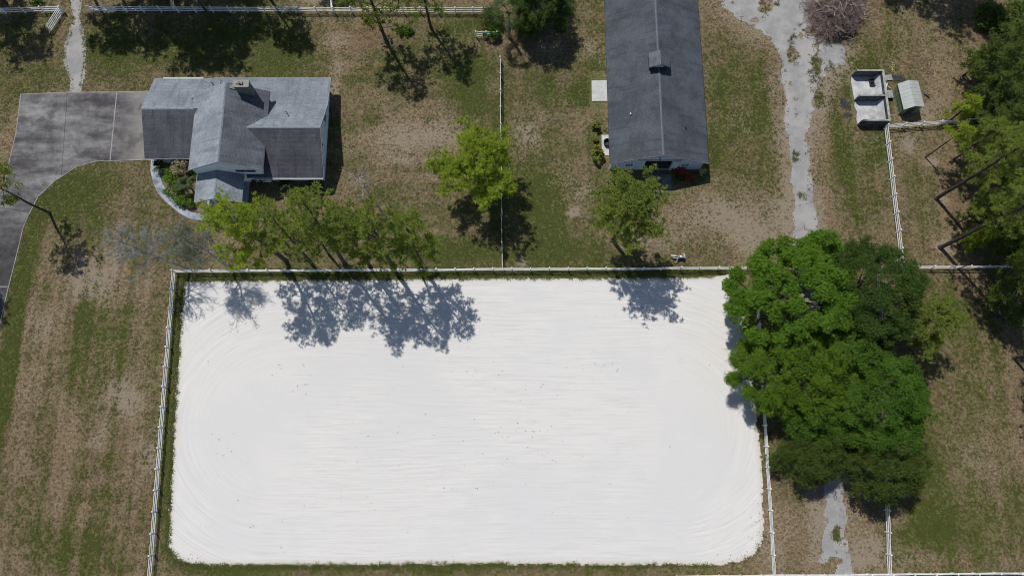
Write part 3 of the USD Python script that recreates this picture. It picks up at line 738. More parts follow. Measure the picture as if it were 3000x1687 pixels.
def build_house():
    t = thing('house', 'grey-shingled house with several gables and a porch beside the driveway', 'house', (-36, 40, 0))
    th = 0.16
    # roofs
    RL, EL = 4.8, 2.55
    left = obj('garage_roof', MB().slab([(-48.0, 43.62, RL), (-48.0, 37.62, EL), (-40.8, 37.62, EL), (-40.8, 43.62, RL)], th), M['roof_x_baked_shade'], t, label='lower roof over the garage by the driveway, dark front slope')
    obj('back_slope', MB().slab([(-48.0, 43.62, RL), (-39.0, 43.62, RL), (-39.0, 49.1, 2.55), (-48.0, 49.1, 2.55)], th), M['roof_x'], left)
    Rc, Ec, xe, xw, xr = 7.15, 4.5, -31.65, -41.2, -36.4
    k = (Rc - Ec) / (xe - xr); kw = (Rc - Ec) / (xr - xw)
    mid = obj('main_roof', MB().slab([(xr, 35.2, Rc), (xr, 46.05, Rc), (-43.6, 46.05, Rc - kw * (xr + 43.6)), (-43.6, 43.75, Rc - kw * (xr + 43.6)), (xw, 43.62, Ec), (xw, 35.2, Ec)], th), M['roof_y'], t, label='tall central gable roof with the chimney')
    obj('east_slope', MB().slab([(xr, 35.2, Rc), (xe, 35.2, Ec), (xe, 46.2, Ec), (xr, 46.05, Rc)], th), M['roof_y_baked_light'], mid)
    Rw, Ew = 5.7, 2.6
    kr = (Rw - Ew) / (40.55 - 34.95)
    zb = Rw - kr * (45.1 - 40.55)
    wing = obj('wing_roof', MB().slab([(-34.4, 40.55, Rw), (-34.4, 34.95, Ew), (-24.42, 34.95, Ew), (-24.42, 40.55, Rw)], th), M['roof_x_baked_shade'], t, label='right wing gable roof, dark front slope and pale back slope')
    obj('back_slope', MB().slab([(-34.4, 40.55, Rw), (-24.42, 40.55, Rw), (-24.35, 45.1, zb), (-34.4, 45.1, zb)], th), M['roof_x'], wing)
    obj('lower_back_slope', MB().slab([(-40.05, 44.6, zb + .075), (-24.36, 44.6, zb + .075), (-24.36, 49.25, 2.55), (-40.05, 49.25, 2.55)], th - .03), M['roof_x'], wing)
    xp = -37.7
    porch = obj('porch_roof', MB().slab([(xp, 31.55, 4.15), (xp, 36.0, 4.15), (-40.75, 36.0, 2.85), (-40.75, 31.5, 2.85)], 0.14), M['roof_y'], t, label='small gabled porch roof at the front')
    obj('east_slope', MB().slab([(xp, 31.55, 4.15), (-34.65, 31.5, 2.85), (-34.65, 36.0, 2.85), (xp, 36.0, 4.15)], 0.14), M['roof_y'], porch)
    # ridge caps, laid shingle by shingle
    def ridge(parent, p, q, rise):
        p, q = np.array(p, float), np.array(q, float); L = np.linalg.norm(q - p); n = int(L / 0.45); d = (q - p) / L
        s = np.array([-d[1], d[0], 0])
        b = MB()
        for i in range(n):
            a0, a1 = p + d * L * i / n, p + d * (L * (i + 1) / n + .05)
            dz = 0.02 + 0.006 * (i % 2)
            v = [a0 - s * .16 + [0, 0, dz - .16 * rise], a0 + [0, 0, dz + .012], a0 + s * .16 + [0, 0, dz - .16 * rise], a1 - s * .16 + [0, 0, dz + .008 - .16 * rise], a1 + [0, 0, dz + .02], a1 + s * .16 + [0, 0, dz + .008 - .16 * rise]]
            b.add(v, [(0, 3, 4, 1), (1, 4, 5, 2)])
        obj('ridge_cap', b, M['cap'], parent)
    ridge(left, (-48, 43.62, RL), (-41.3, 43.62, RL), .4)
    ridge(mid, (xr, 35.2, Rc), (xr, 46.05, Rc), .556)
    ridge(wing, (-33.9, 40.55, Rw), (-24.42, 40.55, Rw), .556)
    ridge(porch, (xp, 31.55, 4.15), (xp, 36.0, 4.15), .43)
    # walls
    def gable(x0, x1, y0, y1, ze, zr, along, mid_=None):
        if along == 'x':      # ridge along x: profile in y
            ym = mid_ if mid_ is not None else (y0 + y1) / 2
            b = MB(); v = []
            for x in (x0, x1):
                v += [(x, y0, -.1), (x, y1, -.1), (x, y1, ze), (x, ym, zr), (x, y0, ze)]
        else:
            xm = mid_ if mid_ is not None else (x0 + x1) / 2
            b = MB(); v = []
            for y in (y0, y1):
                v += [(x0, y, -.1), (x1, y, -.1), (x1, y, ze), (xm, y, zr), (x0, y, ze)]
        f = [(0, 1, 2), (0, 2, 4), (2, 3, 4), (5, 7, 6), (5, 9, 7), (7, 9, 8)]
        b.add(v, f)
        b.add(v, [(i, (i + 1) % 5, 5 + (i + 1) % 5, 5 + i) for i in range(5)])
        return b
    obj('garage_wall', gable(-47.75, -40.5, 38.15, 48.6, 2.5, 4.55, 'x', 43.62), M['wall'], t)
    obj('main_wall', gable(-40.8, -32.1, 35.36, 45.75, 4.36, 6.93, 'y', -36.4), M['wall'], t)
    obj('wing_wall', gable(-34.0, -25.0, 35.6, 45.4, 2.65, 5.45, 'x', 40.55), M['wall'], t)
    obj('back_wall', MB().box((-40.0, 45.0, -.1), (-25.05, 48.7, 2.5)), M['wall'], t)
    # fascia boards
    fa = lambda p, q: obj('fascia', MB().beam(p, q, 0.04, 0.2), M['fascia'], t)
    fa((-48.0, 37.60, EL - .1), (-40.8, 37.60, EL - .1)); fa((-48.0, 49.12, 2.45), (-40.1, 49.12, 2.45)); fa((-40.0, 49.27, 2.45), (-24.36, 49.27, 2.45))
    fa((-34.0, 34.93, Ew - .1), (-24.42, 34.93, Ew - .1)); fa((xw, 35.18, Ec - .08), (xr, 35.18, Rc - .08)); fa((xr, 35.18, Rc - .08), (xe, 35.18, Ec - .08))
    fa((-24.40, 34.95, Ew - .09), (-24.40, 40.55, Rw - .09)); fa((-24.40, 40.55, Rw - .09), (-24.33, 45.1, zb - .09)); fa((-24.33, 45.1, zb - .02), (-24.33, 49.2, 2.46))
    fa((-40.77, 31.5, 2.76), (-40.77, 35.8, 2.76)); fa((-40.75, 31.47, 2.77), (xp, 31.52, 4.07)); fa((xp, 31.52, 4.07), (-34.65, 31.47, 2.77)); fa((-48.02, 37.62, EL - .09), (-48.02, 43.62, RL - .09)); fa((-48.02, 43.62, RL - .09), (-48.02, 49.1, 2.46))
    # white ledge along the back of the garage roof
    obj('gutter', MB().box((-46.9, 49.14, 2.40), (-41.5, 49.36, 2.52)), M['pad'], t)
    obj('gutter', MB().box((-33.6, 34.72, 2.42), (-24.5, 34.90, 2.54)), M['fascia'], t)
    obj('downpipe', MB().tube([(-31.2, 35.45, 2.4), (-31.2, 35.45, 0.05)], .05, 8), M['trim'], t)
    # chimney
    ch = obj('chimney', MB().box((-35.05, 45.0, 4.5), (-33.2, 45.85, 7.78)), M['brick'], t)
    obj('chimney_crown', MB().box((-35.14, 44.92, 7.78), (-33.12, 45.93, 7.92)), M['cement'], ch)
    obj('flue', MB().tube([(-34.25, 45.4, 7.9), (-34.25, 45.4, 8.2)], .17, 10), M['dark_metal'], ch)
    obj('flue_cover', MB().box((-34.06, 45.25, 7.9), (-33.86, 45.6, 8.16)), M['cement'], ch)
    obj('flue_cover', MB().box((-34.72, 45.28, 7.9), (-34.42, 45.42, 8.02)), M['dark_metal'], ch)
    obj('flashing', MB().beam((-35.9, 45.55, 6.98), (-35.06, 45.55, 6.52), .5, .02), M['cement'], ch)
    # vents
    for px, z in (((566, 292), 4.0), ((839, 329), 5.0), ((622, 244), 3.2)):
        x, y = G(*px, z)
        obj('vent_pipe', MB().tube([(x, y, z - .5), (x, y, z + .35)], .06, 8), M['dark_metal'], t)
    # windows: gable end of the right wing, clerestory under the main gable, back porch opening
    window_on(t, (-25.0, 43.7, 2.0), 1.1, 1.1, 'x', M['trim'])
    window_on(t, (-25.0, 41.3, 4.1), 0.6, 0.8, 'x', M['trim'], bars=(0, 0))
    window_on(t, (-25.0, 37.0, 1.5), 1.0, 1.2, 'x', M['trim'])
    for y, z in ((39.7, 2.3), (38.6, 2.1)):
        obj('wall_vent', MB().tube([(-25.02, y, z), (-24.9, y, z)], .14, 10), M['dark_metal'], t)
    window_on(t, (-34.1, 35.36, 3.95), 2.6, 0.8, 'y', M['trim'], bars=(1, 0), sign=-1)
    window_on(t, (-33.3, 35.36, 1.6), 1.3, 1.3, 'y', M['trim'], sign=-1)
    window_on(t, (-28.0, 35.6, 1.5), 1.6, 1.3, 'y', M['trim'], sign=-1)
    window_on(t, (-44.5, 38.15, 1.5), 1.6, 1.2, 'y', M['trim'], sign=-1)
    obj('garage_door', MB().box((-47.80, 39.6, 0), (-47.72, 44.4, 2.3)), M['trim'], t)
    obj('front_door', MB().box((-38.2, 35.29, 0.18), (-37.2, 35.37, 2.25)), M['teal'], t)
    obj('wall_lamp', MB().tube([(-32.4, 35.38, 2.7), (-32.4, 35.2, 2.7)], .11, 8), M['dark_metal'], t)
    # porch
    obj('porch_floor', MB().box((-40.3, 31.9, -.05), (-35.0, 35.3, 0.18)), M['walk'], t)
    for x, y in ((-40.2, 32.0), (-35.15, 32.0), (-38.6, 32.0), (-36.8, 32.0)):
        obj('porch_post', MB().box((x - .08, y - .08, .18), (x + .08, y + .08, 2.9 if abs(x + 37.7) > 1.6 else 3.55)), M['trim'], t)
    obj('porch_beam', MB().box((-40.35, 31.9, 2.62), (-35.0, 32.1, 2.82)), M['trim'], t)


build_house()


# ------------------------------------------------------------------ the barn
def build_barn():
    t = thing('barn', 'long dark-roofed barn with an open doorway and a ridge cupola', 'barn', (19.15, 37.15, 0))
    y0, y1, zr, ze, xr = 36.72, 80.0, 5.6, 3.0, 19.13
    xw, xe = 12.70, 25.52
    r1 = obj('roof', MB().slab([(xr, y0 + .06, zr), (xr, y1, zr), (xw, y1, ze), (xw, y0, ze)], .15), M['barn_roof'], t)
    obj('roof', MB().slab([(xr, y0 + .06, zr), (xe, y0, ze), (xe, y1, ze), (xr, y1, zr)], .15), M['barn_roof'], t)
    b = MB(); n = 96
    for i in range(n):
        a0, a1 = y0 + .06 + (y1 - y0) * i / n, y0 + .1 + (y1 - y0) * (i + 1) / n
        dz = .015 + .006 * (i % 2); w = .13; dr = w * .405
        v = [(xr - w, a0, zr + dz - dr), (xr, a0, zr + dz + .012), (xr + w, a0, zr + dz - dr), (xr - w, a1, zr + dz + .008 - dr), (xr, a1, zr + dz + .02), (xr + w, a1, zr + dz + .008 - dr)]
        b.add(v, [(1, 4, 3, 0), (2, 5, 4, 1)])
    obj('ridge_cap', b, M['barn_cap'], r1)
    yw = 37.15
    # front wall with its openings, cut from one gable outline (drawn in x, z and stood up)
    wall = Polygon([(13.1, -.1), (25.12, -.1), (25.12, 2.95), (xr, 5.36), (13.1, 2.95)])
    holes = [sbox(17.45, 0.02, 20.95, 2.95), sbox(14.9, 1.15, 15.95, 2.15), sbox(22.25, 1.15, 23.35, 2.15)]
    for h in holes:
        wall = wall.difference(h)
    v, f = MB().prism(wall, 0, .14).mesh()
    obj('front_wall', (np.c_[v[:, 0], yw + v[:, 2], v[:, 1]], f[:, ::-1]), M['barn_wall'], t)
    obj('left_wall', MB().box((13.1, yw + .14, -.1), (13.24, y1 - .3, 2.98)), M['barn_wall'], t)
    obj('right_wall', MB().box((24.98, yw + .14, -.1), (25.12, y1 - .3, 2.98)), M['barn_wall'], t)
    obj('aisle_floor', MB().box((13.24, yw + .14, -.05), (24.98, y1 - .3, .03)), M['soil'], t)
    obj('stall_partition', MB().box((17.2, 38.6, .03), (17.34, y1 - 4, 2.6)), M['barn_wall'], t)
    obj('stall_partition', MB().box((21.1, 38.6, .03), (21.24, y1 - 4, 2.6)), M['barn_wall'], t)
    obj('door_header', MB().box((17.3, yw - .05, 2.95), (21.1, yw - .003, 3.15)), M['barn_wall'], t)
    obj('sliding_door', MB().box((21.0, yw - .12, .08), (21.9, yw - .06, 2.9)), M['barn_wall'], t)
    obj('door_track', MB().box((16.4, yw - .10, 3.17), (22.2, yw - .004, 3.25)), M['grey_metal'], t)
    for x in (15.425, 22.8):
        window_on(t, (x, yw, 1.65), 1.05, 1.0, 'y', M['trim'], depth=.03, bars=(2, 3), sign=-1)
    obj('gable_lamp', MB().tube([(19.0, yw, 4.1), (19.0, yw - .3, 4.05), (19.05, yw - .35, 3.9)], [.05, .07, .12], 8), M['dark_metal'], t)
    obj('fascia', MB().beam((xw, y0 - .012, ze - .08), (xr, y0 + .045, zr - .08), .025, .17), M['cap'], t)
    obj('fascia', MB().beam((xr, y0 + .045, zr - .08), (xe, y0 - .012, ze - .08), .025, .17), M['cap'], t)
    obj('fascia', MB().beam((xw - .02, y0, ze - .09), (xw - .02, y1, ze - .09), .03, .16), M['dark_metal'], t)
    obj('fascia', MB().beam((xe + .02, y0, ze - .09), (xe + .02, y1, ze - .09), .03, .16), M['dark_metal'], t)
    # cupola astride the ridge
    cy0, cy1, zb, zc = 48.7, 50.7, 6.1, 6.85
    cw = 1.35
    cp = obj('cupola', MB().box((xr - cw + .12, cy0 + .25, 4.9), (xr + cw - .25, cy1 - .1, zb + .05)), M['dark_metal'], t)
    obj('cupola_roof', MB().slab([(xr, cy0, zc), (xr, cy1 + .1, zc), (xr - cw, cy1 + .1, zb), (xr - cw, cy0, zb)], .07), M['roof_y_baked_light'], cp)  # paler than the east slope: sunlight painted into the shingle colour
    obj('cupola_roof', MB().slab([(xr, cy0, zc), (xr + cw, cy0, zb), (xr + cw, cy1 + .1, zb), (xr, cy1 + .1, zc)], .07), M['barn_roof'], cp)
    v = [(xr - .62, cy0 + .24, 5.75), (xr + .5, cy0 + .24, 5.75), (xr + .5, cy0 + .24, 6.2), (xr, cy0 + .24, 6.45), (xr - .62, cy0 + .24, 6.2)]
    obj('louvre', MB().add(v, [(0, 1, 2), (0, 2, 4), (2, 3, 4)]), M['grey_metal'], cp)
    for px, z in (((1848, 331), 4.6), ((2010, 372), 4.5)):
        x, y = G(*px, z); zz = zr - abs(x - xr) * .405
        obj('vent_pipe', MB().tube([(x, y, zz - .2), (x, y, zz + .35)], .09, 8), M['trim'] if px[0] < 1900 else M['dark_metal'], t)


build_barn()


def pad(name, label, px, z=.07, mat='pad'):
    obj(name, MB().prism(Polygon(GP(px)), -.1, z), M[mat], kind='structure', label=label)


pad('concrete_pad', 'pale square concrete pad against the barn wall', [(1733, 237), (1785, 236), (1790, 297), (1734, 298)])
pad('concrete_pad', 'pale narrow concrete pad beside the three yellow shrubs', [(1762, 396), (1800, 396), (1800, 456), (1764, 456)], .06)
pad('concrete_pad', 'grey concrete apron in front of the barn doorway', [(1888, 512), (1966, 512), (1967, 566), (1890, 568)], .05, 'apron')


def build_tub():
    x, y = G(1779, 417, .5)
    t = thing('water_tub', 'round white-rimmed dark tub on the narrow pad by the barn', 'tub', (x, y, .06))
    a = np.linspace(0, 2 * np.pi, 25)[:-1]
    out = [(.42, 0), (.5, .55), (.5, .6), (.45, .6), (.4, .08)]
    v = np.array([(x + r * math.cos(k), y + r * math.sin(k), .06 + z) for r, z in out for k in a]); n = len(a)
    q = [(i * n + k, i * n + (k + 1) % n, (i + 1) * n + (k + 1) % n, (i + 1) * n + k) for i in range(4) for k in range(n)]
    obj('tub_wall', (v, np.array(q)), M['rubber'], t, smooth=40)
    obj('rim', MB().tube([(x + .49 * math.cos(k), y + .49 * math.sin(k), .67) for k in np.linspace(-1.2, 1.3, 14)], .035, 6), M['grey_metal'], t)
    obj('tub_base', MB().tube([(x, y, .07), (x, y, .12)], .4, 20), M['rubber'], t)


build_tub()


# ------------------------------------------------------------------ the bins, the shed and the litter round them
def build_bins():
    t = thing('storage_bin', 'two-bay weathered concrete bin open towards the dirt lane', 'bin', (48.8, 47.3, 0))
    x0, x1, xi = 46.95, 50.72, 50.45
    f1 = obj('floor', MB().prism(Polygon([(47.0, 43.65), (50.45, 43.65), (50.45, 47.15), (47.05, 47.15), (46.85, 46.4), (47.15, 45.6), (46.95, 44.6)]), -.1, .06), M['binfloor'], t)
    obj('floor', MB().prism(Polygon([(46.95, 47.32), (50.45, 47.32), (50.45, 50.85), (46.95, 50.85), (46.8, 50.0), (46.9, 48.6)]), -.1, .065), M['binfloor'], t)
    for y, h in ((43.5, 1.5), (47.15, 1.48), (50.85, 1.52)):
        b = MB()
        v = [(x0, y, -.1), (xi, y, -.1), (xi, y, h), (x0 + .12, y, h), (x0, y, h - .35), (x0, y + .2, -.1), (xi, y + .2, -.1), (xi, y + .2, h), (x0 + .12, y + .2, h), (x0, y + .2, h - .35)]
        b.add(v, [(0, 1, 2), (0, 2, 3), (0, 3, 4), (5, 7, 6), (5, 8, 7), (5, 9, 8)]); b.add(v, [(i, 5 + i, 5 + (i + 1) % 5, (i + 1) % 5) for i in range(5)])
        sw = obj('side_wall', b, M['shade_wall'], t)
        obj('lit_wall_top', MB().box((x0 + .13, y - .012, h + .002), (xi - .002, y + .212, h + .05)), M['binwall'], sw)  # added paler strip: the lit top of the wall painted as its own piece
    bw = obj('back_wall', MB().box((xi + .003, 43.48, -.1), (x1, 51.07, 1.5)), M['shade_wall'], t)
    obj('lit_wall_top', MB().box((xi - .01, 43.47, 1.502), (x1 + .02, 51.08, 1.555)), M['binwall'], bw)  # same added lit strip along the back wall
    # lime-washed slope piled against the back wall
    for y0, y1 in ((43.75, 47.1), (47.4, 50.8)):
        v = [(49.9, y0, .07), (50.44, y0, .07), (50.44, y0, .95), (49.9, y1, .07), (50.44, y1, .07), (50.44, y1, .95)]
        obj('back_ramp', MB().add(v, [(0, 1, 2), (3, 5, 4), (0, 2, 5), (0, 5, 3)]), M['binfloor'], t)


build_bins()


def slatted(name, label, cat, px, z, mat, n=6, rot=0.0, w=1.1, l=1.1, group=None):
    x, y = G(*px, z)
    t = thing(name, label, cat, (x, y, z), rotz=math.degrees(rot), group=group); t.origin = np.zeros(3)
    for i in range(n):
        yy = -l / 2 + (i + .5) * l / n
        obj('board', MB().box((-w / 2, yy - l / n * .34, .10), (w / 2, yy + l / n * .34, .125)), M[mat], t)
        if i % 2 == 0:
            obj('board', MB().box((-w / 2, yy - l / n * .3, 0), (w / 2, yy + l / n * .3, .022)), M[mat], t)
    for xx in (-w / 2 + .05, 0, w / 2 - .05):
        obj('bearer', MB().box((xx - .04, -l / 2, .022), (xx + .04, l / 2, .10)), M[mat], t)
    return t


slatted('pallet', 'weathered wooden pallet lying behind the upper bin bay', 'pallet', (2602, 229), .05, 'pallet', 5, .12, .95, .85)
for k in range(4):
    slatted('pallet', ['grey slatted pallet at the bottom of the stack by the green shed', 'grey slatted pallet second up in the stack by the green shed', 'grey slatted pallet third up in the stack by the green shed', 'grey slatted pallet on top of the stack by the green shed'][k], 'pallet', (2604, 277), .02 + .14 * k, 'pallet', 7, .02 * k, .95, 1.15)


def build_crate():
    x, y = G(2562, 242, .25)
    t = thing('crate', 'black plastic crate lying in the upper bay of the concrete bin', 'crate', (x, y, .07))
    w, l, h = .64, .48, .26
    obj('tray', MB().box((x - w, y - l, .07), (x + w, y + l, .12)), M['rubber'], t)
    for s in (-1, 1):
        obj('side', MB().box((x - w, y + s * l - .03, .12), (x + w, y + s * l + .03, .07 + h)), M['rubber'], t)
        obj('side', MB().box((x + s * w - .03, y - l + .03, .12), (x + s * w + .03, y + l - .03, .07 + h)), M['rubber'], t)
    for k in range(4):
        yy = y - l + .1 + k * .21
        obj('rib', MB().box((x - w + .03, yy, .12), (x + w - .03, yy + .05, .25)), M['rubber'], t)


build_crate()


def sheet(label, px, seed, z=.035):
    """A scrap of black ground cloth, rumpled."""
    poly = Polygon(GP(px))
    v, q, xy = ragged(poly, .12, .18, 1.6, seed, z)
    v[:, 2] += .07 * meshkit.fbm(np.c_[xy * 1.7, np.zeros(len(xy))], 3, seed)
    obj('ground_cloth', (v, q), M['rubber'], smooth=True, label=label, cat='ground cloth')


sheet('larger black cloth scrap on the ground beside the lane', [(2460, 290), (2468, 288), (2480, 296), (2491, 315), (2492, 322), (2478, 318), (2464, 306)], 3)
sheet('smaller black cloth scrap below the larger one by the bins', [(2470, 333), (2485, 331), (2497, 337), (2490, 342), (2472, 342)], 5)
sheet('black cloth scrap lying above the green shed', [(2613, 222), (2640, 222), (2652, 232), (2646, 240), (2618, 236)], 8)


def build_shed():
    # local frame: y along the ridge, west wall at x = 0
    x, y = G(2631.7, 335.5, 0)
    t = thing('garden_shed', 'small green shed with a pale metal roof beside the bins', 'shed', (x, y, 0), rotz=5.3)
    L, W, hw, hr, he, xr = 3.62, 2.36, 1.66, 2.42, 1.98, .93
    b = MB(); v = []
    for yy in (0, L):
        v += [(0, yy, -.05), (W, yy, -.05), (W, yy, he - .04), (xr, yy, hr - .05), (0, yy, hw - .04)]
    b.add(v, [(0, 1, 2), (0, 2, 4), (2, 3, 4), (5, 7, 6), (5, 9, 7), (7, 9, 8)]); b.add(v, [(i, (i + 1) % 5, 5 + (i + 1) % 5, 5 + i) for i in range(5)])
    obj('wall', b, M['green_panel'], t)
    r = obj('roof', MB().slab([(-.13, -.12, hw - .06), (xr, -.12, hr + .03), (xr, L + .1, hr + .03), (-.13, L + .1, hw - .06)], .04), M['pale_roof'], t)
    obj('roof', MB().slab([(xr, -.12, hr + .03), (W + .12, -.12, he), (W + .12, L + .1, he), (xr, L + .1, hr + .03)], .04), M['pale_roof'], t)
    for k in range(1, 7):
        yy = L * k / 7
        obj('seam', MB().beam((-.13, yy, hw - .055), (xr - .01, yy, hr + .035), .025, .014), M['pale_roof'], r)
        obj('seam', MB().beam((xr + .01, yy, hr + .035), (W + .12, yy, he + .005), .025, .014), M['pale_roof'], r)
    obj('skirting', MB().box((-.03, -.03, -.05), (-.004, L + .03, .14)), M['teal'], t)
    for k in range(1, 6):
        obj('batten', MB().box((-.035, L * k / 6 - .03, .14), (-.004, L * k / 6 + .03, hw - .2)), M['green_panel'], t)
    obj('door', MB().box((.7, -.04, .05), (1.7, -.004, 1.6)), M['dark_metal'], t)


build_shed()


def build_small_debris():
    x, y = G(2714, 280, 0)
    t = thing('stump', 'small grey dug-out stump in bare soil right of the shed', 'stump', (x, y, 0))
    obj('log', MB().tube([(x - .35, y + .25, .08), (x, y, .16), (x + .3, y - .3, .1)], [.09, .16, .12], 8), M['oakbark'], t, smooth=40)
    obj('root', MB().tube([(x, y, .1), (x + .5, y + .1, .05)], [.08, .03], 6), M['oakbark'], t)
    for (px, a, ln, lab) in (((2738, 219), 1.45, 1.0, 'pale stick lying on the grass right of the green shed'), ((2597, 252), 1.3, .8, 'white board lying behind the bins near the pallet'), ((2604, 256), -.9, .5, 'short pale broken board lying by the stacked pallets')):
        x, y = G(*px, 0)
        o = obj('board', MB().beam((x - math.cos(a) * ln / 2, y - math.sin(a) * ln / 2, .05), (x + math.cos(a) * ln / 2, y + math.sin(a) * ln / 2, .07), .12 if 'board' in lab else .06, .03), M['trim'] if 'white' in lab else M['palewood'], label=lab, cat='board' if 'board' in lab else 'stick')
    b = MB(); r = random.Random(4)
    for k in range(9):
        x, y = G(2614 + r.gauss(0, 2.5), 184 + k * 3.2, 0)
        a = r.uniform(0, 6.28)
        b.add([(x, y, .04), (x + .22 * math.cos(a), y + .22 * math.sin(a), .08), (x + .2 * math.cos(a + 1), y + .2 * math.sin(a + 1), .05)], [(0, 1, 2)])
        b.add([(x, y, .05), (x + .25 * math.cos(a + 3), y + .25 * math.sin(a + 3), .07), (x + .2 * math.cos(a + 4), y + .2 * math.sin(a + 4), .05)], [(0, 1, 2)])
    obj('flower_stem', b, M['palecroton'], label='line of pale yellow flowers in the grass above the shed', cat='flowers')
    # fallen palm frond on the lawn behind the house
    (x0, y0), (x1, y1) = G(399, 124, 0), G(424, 150, 0)
    t = thing('fallen_frond', 'dry yellow palm frond lying on the grass behind the house', 'frond', (x0, y0, 0))
    d = np.array([x1 - x0, y1 - y0]); L = np.linalg.norm(d); d /= L; n = np.array([-d[1], d[0]])
    obj('stem', MB().tube([(x0, y0, .05), ((x0 + x1) / 2, (y0 + y1) / 2, .12), (x1, y1, .06)], [.035, .025, .01], 6), M['palecroton'], t)
    b = MB()
    for k in range(16):
        s = .5 + .5 * k / 16
        p = np.array([x0, y0]) + d * L * s
        for sg in (-1, 1):
            q = p + d * .35 + n * sg * .28 * (1.2 - abs(s - .75) * 2)
            b.add([(*p, .09), (*(p + d * .07), .09), (*q, .05)], [(0, 1, 2)])
    obj('leaflets', b, M['palecroton'], t)


build_small_debris()


def build_implement():
    x, y = G(1988, 757, .4)
    t = thing('tiller', 'old wheeled implement with a white bar, by the fence right of the pine', 'implement', (x, y, 0))
    P = lambda a, b, z: (x + a, y + b, z)
    obj('cross_bar', MB().beam(P(-1.0, .35, .55), P(-.2, .3, .55), .1, .08), M['vinyl'], t)
    obj('handle_pole', MB().tube([P(.05, .33, .85), P(-.15, -.1, .6), P(-.4, -.6, .25)], .045, 7), M['pallet'], t)
    obj('rear_bar', MB().beam(P(-.75, .12, .4), P(-.1, .02, .4), .12, .06), M['grey_metal'], t)
    obj('engine_cover', MB().box(P(.02, .02, .35), P(.5, .34, .72)), M['teal'], t)
    obj('cover_lid', MB().box(P(.08, .1, .722), P(.34, .3, .78)), M['trim'], t)
    obj('front_plate', MB().box(P(.5, .0, .3), P(.72, .4, .78)), M['teal'], t)
    obj('guard', MB().tube([P(.44, .5, .8), P(.72, .44, .82), P(.78, .1, .7)], .04, 6), M['vinyl'], t)
    obj('fuel_tank', MB().box(P(.24, .48, .45), P(.52, .78, .7)), M['redmetal'], t)
    for a in (.0, .68):
        wh = obj('wheel', MB().tube([P(a - .06, -.05, .26), P(a + .06, -.05, .26)], .26, 16), M['rubber'], t)
        obj('hub', MB().tube([P(a - .075, -.05, .26), P(a + .075, -.05, .26)], .09, 10), M['grey_metal'], wh)
    obj('frame', MB().beam(P(-.9, .3, .3), P(.6, .1, .3), .08, .08), M['dark_metal'], t)


build_implement()


# ------------------------------------------------------------------ plants
def unit(r, n):
    v = r.normal(size=(n, 3))
    return v / np.linalg.norm(v, axis=1, keepdims=True)


def needle_tufts(centers, axes, r, k=14, length=.34, width=.05):
    """k narrow triangles round every centre, spraying along its axis."""
    n = len(centers)
    d = unit(r, n * k) + np.repeat(axes, k, 0) * .75
    d /= np.linalg.norm(d, axis=1, keepdims=True)
    L = length * r.uniform(.7, 1.25, (n * k, 1))
    s = np.cross(d, unit(r, n * k) * .45 + np.array([0, 0, 1.])); s /= np.linalg.norm(s, axis=1, keepdims=True) + 1e-9
    c = np.repeat(centers, k, 0)
    v = np.stack([c + s * width * .5 + d * L * .08, c - s * width * .5 + d * L * .08, c + d * L + s * width * .35, c + d * L - s * width * .35], 1)
    b = np.arange(n * k)[:, None] * 4
    return v.reshape(-1, 3), np.vstack([b + [[0, 1, 3]], b + [[0, 3, 2]]])


def leaves(centers, r, size=.2, up=.6, out=None):
    n = len(centers)
    nrm = unit(r, n) + np.array([0, 0, up])
    if out is not None:
        nrm = nrm + out * .7
    nrm /= np.linalg.norm(nrm, axis=1, keepdims=True)
    a = np.cross(nrm, unit(r, n)); a /= np.linalg.norm(a, axis=1, keepdims=True)
    b = np.cross(nrm, a)
    s = size * r.uniform(.6, 1.35, (n, 1))
    v = np.stack([centers - a * s * .75, centers + b * s * .42, centers + a * s * .75 + nrm * s * .1, centers - b * s * .42], 1)
    k = np.arange(n)[:, None] * 4
    return v.reshape(-1, 3), np.vstack([k + [[0, 1, 2]], k + [[0, 2, 3]]])


